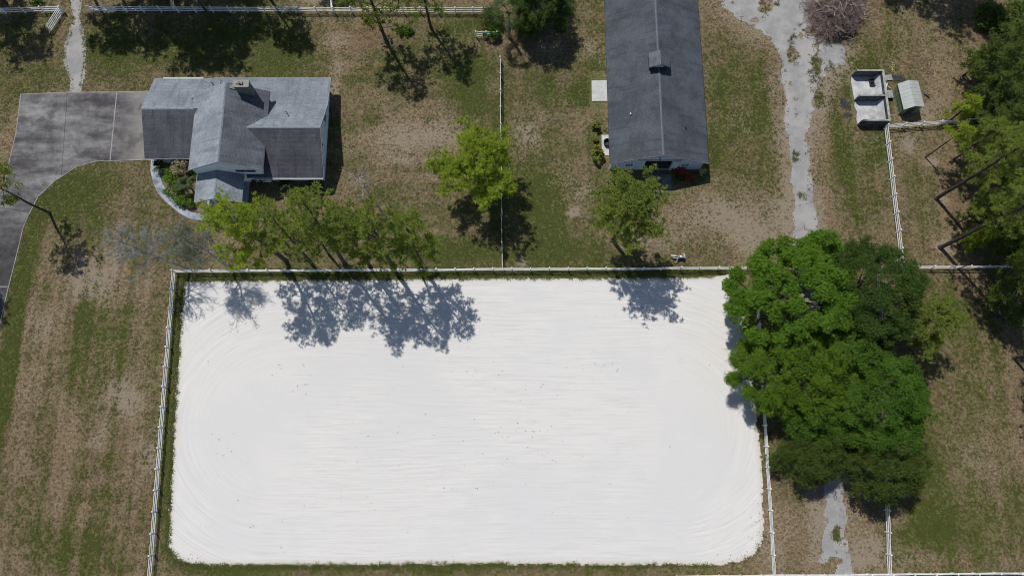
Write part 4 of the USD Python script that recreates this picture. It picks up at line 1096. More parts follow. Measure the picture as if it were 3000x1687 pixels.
def pine_parts(seed, h, rad, base=.45, lean=(0, 0), nb=30, tr=.2, dens=1.0, tuft=.34, flat=.0):
    r = np.random.default_rng(seed)
    n = 9
    s = np.linspace(0, 1, n)
    wob = np.cumsum(r.normal(0, .012 * h / n * 3, (n, 2)), 0); wob -= wob[0]
    path = np.c_[s[:, None] * np.array(lean) + wob * .6, s * h * .97]
    wood = MB(); wood.tube(path, tr * (1 - .82 * s) + .01, 8)
    wood.tube([(0, 0, -.1), (0, 0, .35)], [tr * 1.5, tr * 1.02], 8)
    limbs = MB()
    C, A = [], []
    nb = int(nb * .88)
    for i in range(nb):
        t = base + (1 - base) * ((i + r.uniform(0, .9)) / nb) ** .9
        t = min(t, .985)
        p0 = np.array([np.interp(t, s, path[:, k]) for k in range(3)])
        q = (t - base) / (1 - base)
        L = 1.28 * rad * (max(0.05, 1 - q) ** .55) * (.55 + .75 * q if q < .3 else 1.0 - .18 * q) * r.uniform(.55, 1.15)
        az = i * 2.4 + r.uniform(-.6, .6)
        rise = .10 + .5 * q + r.uniform(-.12, .2)
        d = np.array([math.cos(az), math.sin(az), 0])
        side = np.array([-d[1], d[0], 0]) * r.uniform(-.35, .35)
        m = 5; u = np.linspace(0, 1, m)
        bp = p0 + u[:, None] * L * d + (u ** 2)[:, None] * L * side + np.c_[np.zeros((m, 2)), L * (rise * u + .22 * u ** 2)]
        limbs.tube(bp, np.linspace(max(.02, tr * .30 * (1 - .6 * q)), .012, m), 4, cap=False)
        nt = int((1.8 + L * 2.25) * dens)
        for k in range(nt):
            w = r.uniform(.30, 1.0) ** .75
            b0 = np.array([np.interp(w, u, bp[:, e]) for e in range(3)])
            dd = d * .55 + r.normal(0, .8, 3); dd[2] = abs(dd[2]) * .5 + .08; dd /= np.linalg.norm(dd)
            ln = r.uniform(.3, 1.25) * (1.1 - .3 * w) * min(1.2, .5 + L * .25)
            e = b0 + dd * ln
            if k % 2 == 0:
                limbs.tube([b0, e], [.014, .008], 3, cap=False)
            for _ in range(3):
                C.append(e + r.normal(0, .19, 3) * [1, 1, .55]); A.append(dd)
            if ln > .6:
                C.append(b0 + dd * ln * .55 + r.normal(0, .1, 3)); A.append(dd)
        C.append(bp[-1]); A.append(d)
    C, A = np.array(C), np.array(A)
    A = A * .6 + [0, 0, .5]
    return wood, limbs, needle_tufts(C, A, r, 12, tuft, .05)


def pine_at(label, base, h, rad, mat='pine_mid', seed=1, lean=(0, 0), group=None, trunk_base=.45, nb=30, tr=.2, dens=1.0, tuft=.34, name='pine_tree', loc=None):
    x, y = G(*base) if loc is None else loc
    t = thing(name, label, 'tree', (x, y, 0), group=group)
    w, l, c = pine_parts(seed, h, rad, trunk_base, lean, nb, tr, dens, tuft)
    t.origin = np.zeros(3)
    obj('trunk', w, M['bark'], t, smooth=50)
    obj('limbs', l, M['bark'], t)
    obj('crown', c, M[mat], t)
    return t


def broad_at(label, center, R, h, mat, seed, zc=None, lumps=5, leaf=.2, dens=1.0, squash=.62, name='oak_tree', bark='oakbark', cut=-.25, per=62, extra=None):
    """A spreading crown: clumps of leaves over a lumpy dome, on limbs from a forked trunk. center is a ground point (x, y)."""
    r = np.random.default_rng(seed)
    x, y = center
    t = thing(name, label, 'tree', (x, y, 0)); t.origin = np.zeros(3)
    zc = zc if zc is not None else h * .5
    hz = h - zc
    Rx, Ry = (R, R) if np.isscalar(R) else R
    # lobes spread over a dome, each a puff of leaf clumps
    K = int(Rx * Ry * .85 * dens) + 6
    cand = []
    for _ in range(K):
        best, bd = None, -1
        for _ in range(9):
            q = r.uniform(0, 1) ** .5; a = r.uniform(0, 6.283)
            e = (.84 + .34 * meshkit.fbm(np.array([math.cos(a) * 1.6, math.sin(a) * 1.6, seed * 1.7]), 3, seed))
            p = np.array([math.cos(a) * q * e * (Rx - .8), math.sin(a) * q * e * (Ry - .8), q])
            d_ = min([np.hypot(*(p[:2] - c[:2])) for c in cand] or [9])
            if d_ > bd:
                best, bd = p, d_
        cand.append(best)
    L = np.array(cand)
    rl = (.75 + 1.15 * r.uniform(0, 1, K) ** 1.6) * (1.1 - .35 * L[:, 2])
    zl = zc + hz * np.sqrt(np.maximum(0, 1 - .9 * L[:, 2] ** 2)) - rl * .7 + r.normal(0, .62, K)
    zl = np.maximum(zl, rl * .5 + .4)
    # a lower skirt of lobes so that the crown closes towards the ground
    m = L[:, 2] > .6
    L = np.vstack([L, L[m] * [.93, .93, 1]]); rl = np.r_[rl, rl[m] * .95]; zl = np.r_[zl, np.maximum(zl[m] - r.uniform(.9, 2.0, m.sum()), .8)]
    nc = 16
    d = unit(r, len(L) * nc); d[:, 2] = np.abs(d[:, 2]) - .25 * (r.uniform(size=len(d)) < .35)
    C = np.repeat(np.c_[L[:, :2], zl], nc, 0) + d * np.repeat(rl, nc)[:, None] * r.uniform(.65, 1.0, (len(d), 1)) * [1, 1, .62]
    m = len(C); per_ = int(per * 1.0); leaf = leaf * .72
    off = unit(r, m * per_).reshape(m, per_, 3) * (r.uniform(0, 1, (m, per_, 1)) ** .5) * r.uniform(.36, .78, (m, 1, 1)) * [1, 1, .6]
    pts = (C[:, None] + off).reshape(-1, 3)
    out = (off / (np.linalg.norm(off, axis=2, keepdims=True) + 1e-9)).reshape(-1, 3)
    pts[:, 2] = np.maximum(pts[:, 2], .15)
    q = r.uniform(0, 1, 2600) ** .5 * .9; az = r.uniform(0, 6.283, 2600)
    fill = np.c_[q * np.cos(az) * Rx, q * np.sin(az) * Ry, zc + hz * np.sqrt(1 - q * q) * r.uniform(.0, .62, 2600) - .3]
    pts = np.vstack([pts, fill]); out = np.vstack([out, np.tile([0, 0, 1.], (2600, 1))])
    crown = leaves(pts, r, leaf, .9, out)
    w = MB(); tr = .035 * h + .02 * max(Rx, Ry)
    fork = zc * .45
    w.tube([(0, 0, -.1), (0, 0, .25), (.05, .05, fork)], [tr * 1.6, tr * 1.05, tr * .8], 9)
    lb = MB()
    for i in range(0, len(zl), 2):
        p = np.array([L[i, 0], L[i, 1], max(zl[i] - .45, .3)]); a = np.array([.05, .05, fork * .95])
        mid = a * .45 + p * .55 + np.array([0, 0, -.12 * hz]) + r.normal(0, .2, 3)
        lb.tube([a, mid, p], [tr * .45, tr * .2, .02], 5, cap=False)
    obj('trunk', w, M[bark], t, smooth=50)
    obj('limbs', lb, M[bark], t)
    obj('crown', crown, M[mat], t)
    return t


def bare_at(label, base, h, rad, seed, lean, leafy=0, group=None, name='bare_tree', start=.4, levels=(16, 7, 5), mat='lichen', tr=.17):
    r = np.random.default_rng(seed)
    x, y = G(*base)
    t = thing(name, label, 'tree', (x, y, 0), group=group); t.origin = np.zeros(3)
    s = np.linspace(0, 1, 8)
    wob = np.cumsum(r.normal(0, .1, (8, 2)), 0); wob -= wob[0]
    path = np.c_[s[:, None] * np.array(lean) + wob, s * h]
    w = MB(); w.tube(path, tr * (1 - .85 * s) + .008, 7)
    tw = MB(); tips = []
    for i in range(levels[0]):
        q = (i + .5) / levels[0]; ts = start + (1 - start) * q
        p0 = np.array([np.interp(ts, s, path[:, k]) for k in range(3)])
        az = i * 2.4 + r.uniform(-.5, .5); L = rad * (1.05 - .55 * q) * r.uniform(.7, 1.2)
        d = np.array([math.cos(az), math.sin(az), r.uniform(.45, .9)]); d /= np.linalg.norm(d)
        u = np.linspace(0, 1, 5)[:, None]
        bp = p0 + u * d * L + u ** 2 * np.array([0, 0, .25 * L]) + r.normal(0, .05 * L, (5, 3)) * u
        tw.tube(bp, np.linspace(tr * .34, .014, 5), 4, cap=False)
        for j in range(levels[1]):
            ww = r.uniform(.3, 1.0); b0 = np.array([np.interp(ww, u[:, 0], bp[:, e]) for e in range(3)])
            d2 = d + r.normal(0, .55, 3); d2[2] += .2; d2 /= np.linalg.norm(d2); l2 = L * r.uniform(.25, .5)
            e2 = b0 + d2 * l2; mid = (b0 + e2) / 2 + r.normal(0, .06 * l2, 3)
            tw.tube([b0, mid, e2], [.018, .012, .008], 3, cap=False)
            for k in range(levels[2]):
                b1 = b0 + (e2 - b0) * r.uniform(.3, 1)
                d3 = d2 + r.normal(0, .7, 3); d3 /= np.linalg.norm(d3); e3 = b1 + d3 * r.uniform(.3, .75)
                tw.tube([b1, e3], [.012, .008], 3, cap=False)
                tips.append(e3)
    obj('trunk', w, M['greybark'], t, smooth=50)
    obj('twigs', tw, M[mat], t)
    if leafy:
        tips = np.array(tips)
        c = np.repeat(tips, leafy, 0) + r.normal(0, .14, (len(tips) * leafy, 3))
        obj('leaves', leaves(c, r, .11, .3), M['sparseleaf'], t)
    return t


def bush_at(label, px, R, h, mat, seed, leaf=.12, name='shrub', cat='shrub', per=40, dens=1.0, loc=None, group=None):
    r = np.random.default_rng(seed)
    x, y = G(*px, h * .4) if loc is None else loc
    t = thing(name, label, cat, (x, y, 0), group=group); t.origin = np.zeros(3)
    Rx, Ry = (R, R) if np.isscalar(R) else R
    n = max(10, int(14 * Rx * Ry * dens + 8))
    d = unit(r, n); d[:, 2] = np.abs(d[:, 2])
    rr = (.65 + .5 * meshkit.fbm(d * 2 + seed, 2, seed)) * r.uniform(.4, 1, n) ** .35
    C = d * rr[:, None] * [Rx, Ry, h * .62] + [0, 0, h * .3]
    off = unit(r, n * per) * (r.uniform(0, 1, (n * per, 1)) ** .5) * min(Rx, Ry) * .34
    obj('foliage', leaves(np.repeat(C, per, 0) + off, r, leaf, .5, off / (np.linalg.norm(off, axis=1, keepdims=True) + 1e-9)), M[mat], t)
    s = MB()
    for i in range(min(n, 9)):
        s.tube([(0, 0, 0), C[i] * .6, C[i]], [.04, .025, .01], 4, cap=False)
    obj('stems', s, M['oakbark'], t)
    return t


def frond_palm(label, px, R, h, seed, n=26, mat='palm', name='palm', trunk=.15, loc=None, droop=.5, tipmat=None):
    """Feathery fronds arching from a short stem (a sago or pygmy palm)."""
    r = np.random.default_rng(seed)
    x, y = G(*px, h) if loc is None else loc
    t = thing(name, label, 'palm', (x, y, 0)); t.origin = np.zeros(3)
    obj('trunk', MB().tube([(0, 0, 0), (0, 0, h * .5), (0, 0, h)], [trunk * 1.1, trunk, trunk * .8], 8), M['oakbark'], t)
    for i in range(n):
        az = i * 2.4 + r.uniform(-.2, .2); el = math.radians(r.uniform(8, 70)); L = R * r.uniform(.8, 1.1)
        u = np.linspace(0, 1, 7)
        d = np.array([math.cos(az), math.sin(az), 0])
        p = np.array([0, 0, h]) + (u * L * math.cos(el))[:, None] * d + np.c_[np.zeros((7, 2)), u * L * math.sin(el) - droop * L * u ** 2]
        p[:, 2] = np.maximum(p[:, 2], .06)
        b = MB(); b.tube(p, np.linspace(.025, .006, 7), 3, cap=False)
        sd = np.array([-d[1], d[0], 0])
        for k in np.linspace(.15, .98, 16):
            q = np.array([np.interp(k, u, p[:, e]) for e in range(3)])
            ln = .17 * R * math.sin(math.pi * (k * .85 + .1)) + .04
            for sg in (-1, 1):
                e = q + sd * sg * ln * .9 + d * ln * .45 + [0, 0, .10 * ln - .02]
                b.add([q - d * .012 * R, q + d * .028 * R, e], [(0, 1, 2)])
        obj('frond', b, M[mat], t)
    return t


def fan_palm(label, px, R, h, seed, n=30):
    """A cabbage palm: long stalks, each with a fan of folded blades."""
    r = np.random.default_rng(seed)
    x, y = G(*px, h)
    t = thing('cabbage_palm', label, 'palm', (x, y, 0)); t.origin = np.zeros(3)
    obj('trunk', MB().tube([(0, 0, -.1), (.1, 0, h * .5), (0, 0, h)], [.22, .17, .19], 9), M['greybark'], t, smooth=50)
    for i in range(n):
        az = i * 2.4 + r.uniform(-.25, .25); el = math.radians(r.uniform(-30, 70)); L = R * r.uniform(.5, .85)
        d = np.array([math.cos(az), math.sin(az), 0]); sd = np.array([-d[1], d[0], 0])
        u = np.linspace(0, 1, 5)
        p = np.array([0, 0, h]) + (u * L * math.cos(el))[:, None] * d + np.c_[np.zeros((5, 2)), u * L * math.sin(el) - .3 * L * u ** 2]
        b = MB(); b.tube(p, np.linspace(.03, .018, 5), 4, cap=False)
        e = p[-1]; f = d * math.cos(el * .5) + np.array([0, 0, math.sin(el * .5) - .35]); f /= np.linalg.norm(f)
        for k in np.linspace(-1.15, 1.15, 11):
            dr = f * math.cos(k) + sd * math.sin(k); ln = R * .52 * (1 - .1 * abs(k)) * r.uniform(.8, 1.1)
            tip = e + dr * ln + [0, 0, -.22 * ln]
            mid = e + dr * ln * .55 + [0, 0, .02]
            w = np.cross(dr, [0, 0, 1.]); w = w / (np.linalg.norm(w) + 1e-9) * .05
            b.add([e, mid + w, mid - w, tip], [(0, 1, 2), (1, 3, 2)])
        obj('frond', b, M['palm'], t)
    return t


def clump_plant(label, px, R, h, mat, seed, n=40, blade=(.5, .16), name='garden_plant', loc=None):
    """Broad upright leaves (ti plants, crotons)."""
    r = np.random.default_rng(seed)
    x, y = G(*px, h * .5) if loc is None else loc
    t = thing(name, label, 'plant', (x, y, 0)); t.origin = np.zeros(3)
    st = MB(); b = MB()
    for s in range(max(3, n // 8)):
        a = r.uniform(0, 6.28); q = r.uniform(0, 1) ** .5 * R * .6
        base = np.array([q * math.cos(a), q * math.sin(a), 0]); top = base * 1.3 + [0, 0, h * r.uniform(.6, 1)]
        st.tube([base, top], [.02, .012], 4, cap=False)
        for k in range(9):
            z = top + (base - top) * r.uniform(0, .5)
            az = r.uniform(0, 6.28); d = np.array([math.cos(az), math.sin(az), r.uniform(.1, .9)]); d /= np.linalg.norm(d)
            w = np.cross(d, [0, 0, 1.]); w /= np.linalg.norm(w)
            ln = blade[0] * r.uniform(.7, 1.2)
            m = z + d * ln * .5; e = z + d * ln - [0, 0, .1 * ln]
            b.add([z, m + w * blade[1] / 2, m - w * blade[1] / 2, e], [(0, 1, 2), (1, 3, 2)])
    obj('foliage', b, M[mat], t); obj('stems', st, M['oakbark'], t)
    return t


# the row of pines along the top fence of the arena
pine_at('tallest bright yellow-green pine beside the porch roof', (838, 764), 19.5, 4.6, 'pine_bright', 11, (-1.2, .4), trunk_base=.36, nb=40, tr=.27, dens=1.25)
pine_at('mid-green pine right of the bright porch pine, with a forked bare branch', (915, 775), 18.0, 3.4, 'pine_mid', 12, (-.4, 1.4), trunk_base=.34, nb=26, tr=.2)
pine_at('broad mid-green pine in the middle of the row above the arena', (1010, 772), 22.5, 4.3, 'pine_mid', 13, (.3, .8), trunk_base=.36, nb=34, tr=.25, dens=.95)
pine_at('pine in the row with its straight dark trunk left of the thickest trunk', (1085, 780), 19.5, 3.8, 'pine_mid', 14, (.2, .4), trunk_base=.34, nb=32, tr=.21)
pine_at('pine with the thickest trunk, third from the right end of the row', (1152, 786), 20.5, 4.0, 'pine_mid', 15, (.4, .2), trunk_base=.36, nb=34, tr=.3)
pine_at('darker pine at the right end of the row above the arena', (1236, 786), 17.5, 3.6, 'pine_mid', 16, (.2, .4), trunk_base=.3, nb=36, tr=.22, dens=1.0)
pine_at('slender pine behind the row, close to the front corner of the house', (965, 748), 15.0, 2.8, 'pine_mid', 17, (-.2, 2.6), trunk_base=.5, nb=22, tr=.15)
# the lone pines on the lawns
pine_at('bushy bright-green pine growing against the dividing fence', (1404, 553), 11.0, 5.7, 'pine_bright', 21, (.2, .2), trunk_base=.26, nb=54, tr=.22, dens=1.7, tuft=.36)
pine_at('wide pine standing in front of the barn doorway', (1796, 704), 16.5, 5.0, 'pine_mid', 22, (.2, .3), trunk_base=.42, nb=48, tr=.27, dens=1.6)
pine_at('slim pine at the left edge leaning over the driveway', (146, 624), 15.5, 3.0, 'pine_mid', 23, (-.3, .1), trunk_base=.5, nb=22, tr=.17)
pine_at('pine with a long dark trunk crossing the top fence, left of two', (1133, 124), 18.0, 3.8, 'pine_mid', 24, (-.9, .8), trunk_base=.18, nb=36, tr=.26)
pine_at('pine with a dark trunk crossing the top fence, right of two', (1263, 82), 17.0, 3.4, 'pine_mid', 25, (-.5, .5), trunk_base=.2, nb=34, tr=.2)
# the pines of the paddock and the wood at the right edge
pine_at('thin young pine nearest the corner of the paddock, topped by one tuft', (2711, 461), 8.6, 1.3, 'pine_bright', 31, (.1, .1), trunk_base=.62, nb=11, tr=.09)
pine_at('pine with a thick shadowed trunk in the middle of the paddock', (2743, 582), 21, 3.6, 'pine_mid', 32, (.2, .3), trunk_base=.42, nb=32, tr=.25)
pine_at('tall pine with a pale rooted base, lowest in the paddock', (2755, 725), 25, 4.0, 'pine_mid', 33, (.6, .2), trunk_base=.36, nb=38, tr=.27)
wood = [((2900, 276), 20, 3.6, 'pine_dark'), ((2932, 522), 20, 3.6, 'pine_mid')]
pine_at('pine rising from the dark thicket at the top right', (2900, 276), 20, 3.6, 'pine_dark', 34, (.2, .2), trunk_base=.45, nb=30, tr=.2)
pine_at('pine at the right edge with its trunk half seen between crowns', (2932, 522), 20, 3.6, 'pine_mid', 35, (.2, .2), trunk_base=.45, nb=30, tr=.2)
mid_h = [((2870, 400, 7), 10.5, 3.0, 'pine_mid', 'light pine crown just right of the thin young pine'), ((2926, 345, 8), 11, 3.0, 'pine_dark', 'dark pine crown beside the end of the paddock top fence'), ((2962, 432, 9), 12.5, 3.1, 'pine_mid', 'pine crown at the right edge level with the thin young pine'),
         ((2885, 480, 6), 9, 2.5, 'pine_mid', 'low pine crown over the middle of the paddock'), ((2850, 618, 5), 7.5, 1.9, 'pine_mid', 'small pine below the thick shadowed trunk'), ((2935, 690, 6), 9, 2.4, 'pine_dark', 'dark pine crown low at the right of the paddock'),
         ((2965, 560, 9), 12.5, 2.9, 'pine_mid', 'pine crown at the right edge beside the pale dead branches'), ((2990, 650, 8), 11.5, 2.7, 'pine_mid', 'pine crown at the right edge above the horizontal fence'), ((2812, 312, 4.5), 6.5, 1.7, 'pine_bright', 'small light pine touching the top fence of the paddock'),
         ((2900, 245, 7), 10, 2.7, 'pine_dark', 'dark pine crown in the thicket above the paddock'), ((2965, 85, 11), 14.5, 3.6, 'pine_dark', 'dark pine crown at the top right corner'), ((2925, 170, 9), 12.5, 2.8, 'pine_dark', 'dark pine crown below the top right corner'),
         ((2985, 265, 10), 13.5, 3.0, 'pine_dark', 'dark pine crown at the right edge above the paddock'), ((2948, 846, 7), 10, 2.1, 'pine_mid', 'lone light pine below the horizontal fence at the right edge'), ((2982, 905, 5), 7.5, 1.8, 'pine_mid', 'small pine at the right edge below the lone light one'), ((2845, 690, 4), 6, 1.5, 'pine_bright', 'small bright pine between the tall pine and the fence'),
         ((2990, 770, 7), 10, 2.2, 'pine_dark', 'dark pine crown where the horizontal fence leaves the picture'), ((2865, 165, 5), 7.5, 1.9, 'pine_mid', 'light pine crown at the left tip of the thicket')]
for i, ((u, v, z), h, r_, m, lab) in enumerate(mid_h):
    pine_at(lab, None, h, r_ * .74, 'pine_dark' if m == 'pine_mid' and i % 3 else m, 60 + i, (0, 0), trunk_base=.15, nb=30, tr=.11, loc=G(u + 24, v, z), dens=1.05)
for i, (px, R, h, lab) in enumerate([((2940, 400), 2.6, 2.6, 'dark thicket shrub under the pines right of the paddock fence end'), ((2985, 520), 2.5, 3.0, 'dark thicket shrub at the right edge under the pines'), ((2950, 620), 2.2, 2.4, 'dark thicket shrub beside the tall pine'), ((2890, 190), 2.4, 2.6, 'dark thicket shrub at the upper right'), ((2960, 190), 3.2, 3.4, 'large dark thicket shrub at the upper right edge'),
                                     ((2970, 300), 3.0, 3.0, 'dark thicket shrub above the paddock at the right edge'), ((2975, 720), 2.0, 2.2, 'dark thicket shrub by the end of the horizontal fence'), ((2860, 330), 1.5, 1.4, 'low dark shrub at the end of the paddock top fence'), ((2990, 60), 3.2, 3.2, 'dark thicket shrub at the top right corner'), ((2900, 50), 2.2, 2.4, 'dark thicket shrub at the top, left of the corner')]):
    bush_at(lab, px, R, h, 'oak_dark' if i % 2 else 'pine_dark', 90 + i, .2, per=46, dens=.8)
frond_palm('dark saw palmetto under the pines at the right edge', (2985, 585), 1.6, .8, 77, 20, name='palmetto')

# pines standing above the frame whose shadows reach into it
protos = []
for i, (px, z, s) in enumerate([((80, 125), 13, 1.0), ((330, 92), 12, .8), ((408, 85), 12, .85), ((520, 85), 15, 1.1), ((600, 140), 15, 1.15), ((725, 60), 15, 1.1), ((660, 60), 14, 1.0), ((470, 30), 14, 1.0), ((560, 40), 13, 1.1), ((690, 170), 14, .9), ((880, 135), 15, .9), ((25, 40), 12, 1.0), ((2760, 10), 13, 1.1), ((2850, 20), 13, 1.1), ((2640, -10), 12, .8), ((1000, 10), 14, .8), ((1625, 50), 14, 1.0)]):
    p = G(*px) - SH * z / math.tan(SUN_EL)
    if len(protos) < 3:
        k = len(protos)
        protos.append(pine_at('tall pine standing just above the picture, its shadow falling on the lawn', None, 17, 4.0, 'pine_mid', 140 + k, (.2, .1), group='pines beyond the top edge', trunk_base=.45, nb=36, tr=.22, loc=p, dens=1.35, tuft=.40))
    else:
        thing('pine_tree', 'tall pine standing just above the picture, its shadow falling on the lawn', 'tree', (p[0], p[1], 0), group='pines beyond the top edge', rotz=float(47 * i % 360), scale=float(s), ref=protos[i % 3])
p = G(2990, 1120) - SH * 9
for k, (a, b) in enumerate([(3.2, 4.0), (4.5, -4.5), (5.0, -10)]):
    thing('pine_tree', 'tall pine standing just right of the picture, its shadow falling on the field', 'tree', (p[0] + a, p[1] + b, 0), group='pines beyond the right edge', rotz=60.0 * k, scale=.95, ref=protos[k])
q_ = G(5, 455)
thing('pine_tree', 'tall pine standing just left of the picture beside the road', 'tree', (q_[0] - 6.5, q_[1] + 5.5, 0), group='pines beyond the left edge', rotz=120.0, scale=.8, ref=protos[1])
q_ = G(5, 955)
thing('pine_tree', 'tall pine standing just left of the picture beside the road', 'tree', (q_[0] - 6.0, q_[1] + 6.5, 0), group='pines beyond the left edge', rotz=20.0, scale=.8, ref=protos[2])

# the clump of broadleaved trees over the lane
broad_at('largest bright-green tree overhanging the corner of the arena', G(2300, 872, 5.5), (8.0, 7.4), 11.5, 'maple', 201, 4.6, leaf=.23, dens=.85, name='maple_tree', per=58)
broad_at('top sprig of bright-green tree standing over the lane', G(2392, 735, 5), (2.9, 2.4), 8.5, 'maple', 209, 4.4, leaf=.23, dens=.9, name='maple_tree', per=58)
broad_at('dark green tree to the right of the bright-green one', G(2538, 865, 5), (6.8, 6.9), 10.5, 'oak_dark', 202, 4.6, leaf=.17, dens=1.1, per=60)
broad_at('yellow-green tree jutting over the right side of the arena', G(2318, 1100, 4.2), (7.8, 6.3), 9.2, 'oak_yellow', 203, 3.6, leaf=.18, dens=1.0, per=62)
broad_at('mid-green tree at the right of the lane, below the dark tree', G(2548, 1175, 4.2), (6.5, 6.8), 9.4, 'oak_mid', 204, 3.8, leaf=.18, dens=1.0, per=60)
broad_at('small round dark-olive tree at the bottom of the clump, left of the lane', G(2372, 1340, 3), (4.9, 3.4), 6.0, 'oak_olive', 205, 2.4, leaf=.15, dens=1.25, per=62)
broad_at('olive tree at the lower right end of the clump over the fence', G(2575, 1362, 3.2), (5.4, 4.3), 7.2, 'oak_olive', 206, 2.8, leaf=.16, dens=1.15, per=62)
broad_at('mid-green tree in the middle of the clump between the four biggest', G(2470, 1035, 4), (4.2, 3.8), 8.6, 'oak_mid', 210, 3.8, leaf=.18, dens=1.0, per=60)
broad_at('small mid-green tree linking the clump above the round dark-olive one', G(2400, 1235, 3.2), (4.4, 3.2), 7.0, 'oak_mid', 207, 3.0, leaf=.17, dens=1.0, per=60)
pine_at('sparse yellowish pine with bare twisted branches at the right of the big trees', None, 9.5, 3.6, 'pine_mid', 208, (.3, .3), trunk_base=.3, nb=30, tr=.16, loc=G(2688, 955, 5), dens=1.7)

# bare trees at the arena's top left corner and the dead snag
bare_at('leafless grey tree arching over the top left corner of the arena fence', (559, 789), 10.8, 3.2, 301, (-3.1, 1.0), 0, start=.42, levels=(26, 11, 7))
bare_at('thinly leaved grey-green tree right of the leafless one', (690, 790), 11.2, 3.1, 302, (-2.2, .8), 2, start=.4, levels=(26, 11, 7), name='sparse_tree')
(tx, ty), (bx, by) = G(1062, 520, 22), G(1205, 742)
bare_at('dead pine snag with pale bare top rising behind the row of pines', (1205, 742), 22.0, 1.7, 303, (tx - bx, ty - by), 0, start=.88, levels=(12, 5, 3), name='dead_tree', mat='palewood', tr=.2)

# the palm and the dark trees at the top
fan_palm('fan-leaved cabbage palm over the end of the top fence', (1490, 40), 2.6, 5.5, 401, 24)
broad_at('dense dark oak right of the fan palm', G(1585, 25, 4.5), (4.4, 4.0), 9.0, 'oak_dark', 402, 3.6, leaf=.17, dens=1.2, per=60)
bush_at('bright-green bush under the fan palm covering the fence stub', (1440, 100), (1.3, 1.0), 1.8, 'oak_mid', 403, .16)
bush_at('dark green bush at the left foot of the fan palm', (1440, 55), (1.7, 1.8), 2.4, 'oak_olive', 404, .16)
bush_at('dark bush right of the fan palm in deep shade', (1540, 80), (2.0, 1.6), 2.6, 'oak_dark', 405, .16)
bush_at('small bright low bush between the two leaning trunks', (1183, 90), (1.3, .95), 1.0, 'oak_mid', 406, .14)
bush_at('fresh green bush at the very top left above the gate', (105, 6), (1.0, .8), 1.4, 'oak_mid', 407, .14)

# plants round the house and the barn
frond_palm('small sago palm at the end of the driveway', (466, 486), 1.35, .9, 411, 30)
bush_at('cream-flowered shrub against the garage wall', (531, 490), (1.35, 1.4), 3.0, 'cream', 412, .13, name='flowering_shrub', per=60, dens=1.3)
bush_at('light-green hedge mass filling the front bed', (510, 533), (1.6, 2.6), 1.7, 'hedge', 413, .13, per=60)
bush_at('light-green bush at the lower tip of the front bed', (545, 590), (1.7, 1.0), 1.3, 'hedge', 414, .13, per=60)
frond_palm('dark spiky palm in the middle of the front bed', (545, 540), 1.75, 1.9, 415, 34, trunk=.12)
bush_at('dark shrub beside the porch corner', (575, 505), (.8, .8), 1.9, 'oak_mid', 416, .13)
frond_palm('dark palm in the shade below the right wing', (838, 532), 1.5, 1.3, 417, 26)
frond_palm('dark palm near the right corner of the house', (925, 535), 1.4, 1.2, 418, 26)
bush_at('low shrub in shade under the front wall of the house', (760, 525), (1.4, .8), 1.3, 'oak_dark', 419, .13)
bush_at('yellow-green shrub, topmost of three beside the barn', (1747, 372), (.62, .72), 1.5, 'croton', 421, .2, per=26)
bush_at('smallest yellow-green shrub, middle of three beside the barn', (1746, 411), (.35, .35), .8, 'croton', 422, .16, per=26)
bush_at('largest yellow-green shrub, lowest of three beside the barn', (1751, 452), (.8, 1.3), 1.8, 'croton', 423, .22, per=30)
clump_plant('red-leaved plants under the right barn window', (2012, 508), 1.4, 1.35, 'redleaf', 424, 90)
clump_plant('dark red plants nearest the barn doorway', (1985, 505), .9, 1.1, 'redleaf', 425, 40)
clump_plant('pale yellow croton at the right corner of the barn front', (2060, 508), .8, 1.9, 'palecroton', 426, 44, (.45, .2))
bush_at('low dark shrub along the barn front between doorway and red plants', (1990, 520), (1.2, .5), .8, 'oak_dark', 428, .13)
clump_plant('white-flowered plant at the left corner of the barn front', (1806, 494), .6, 1.0, 'palecroton', 427, 14, (.25, .14))


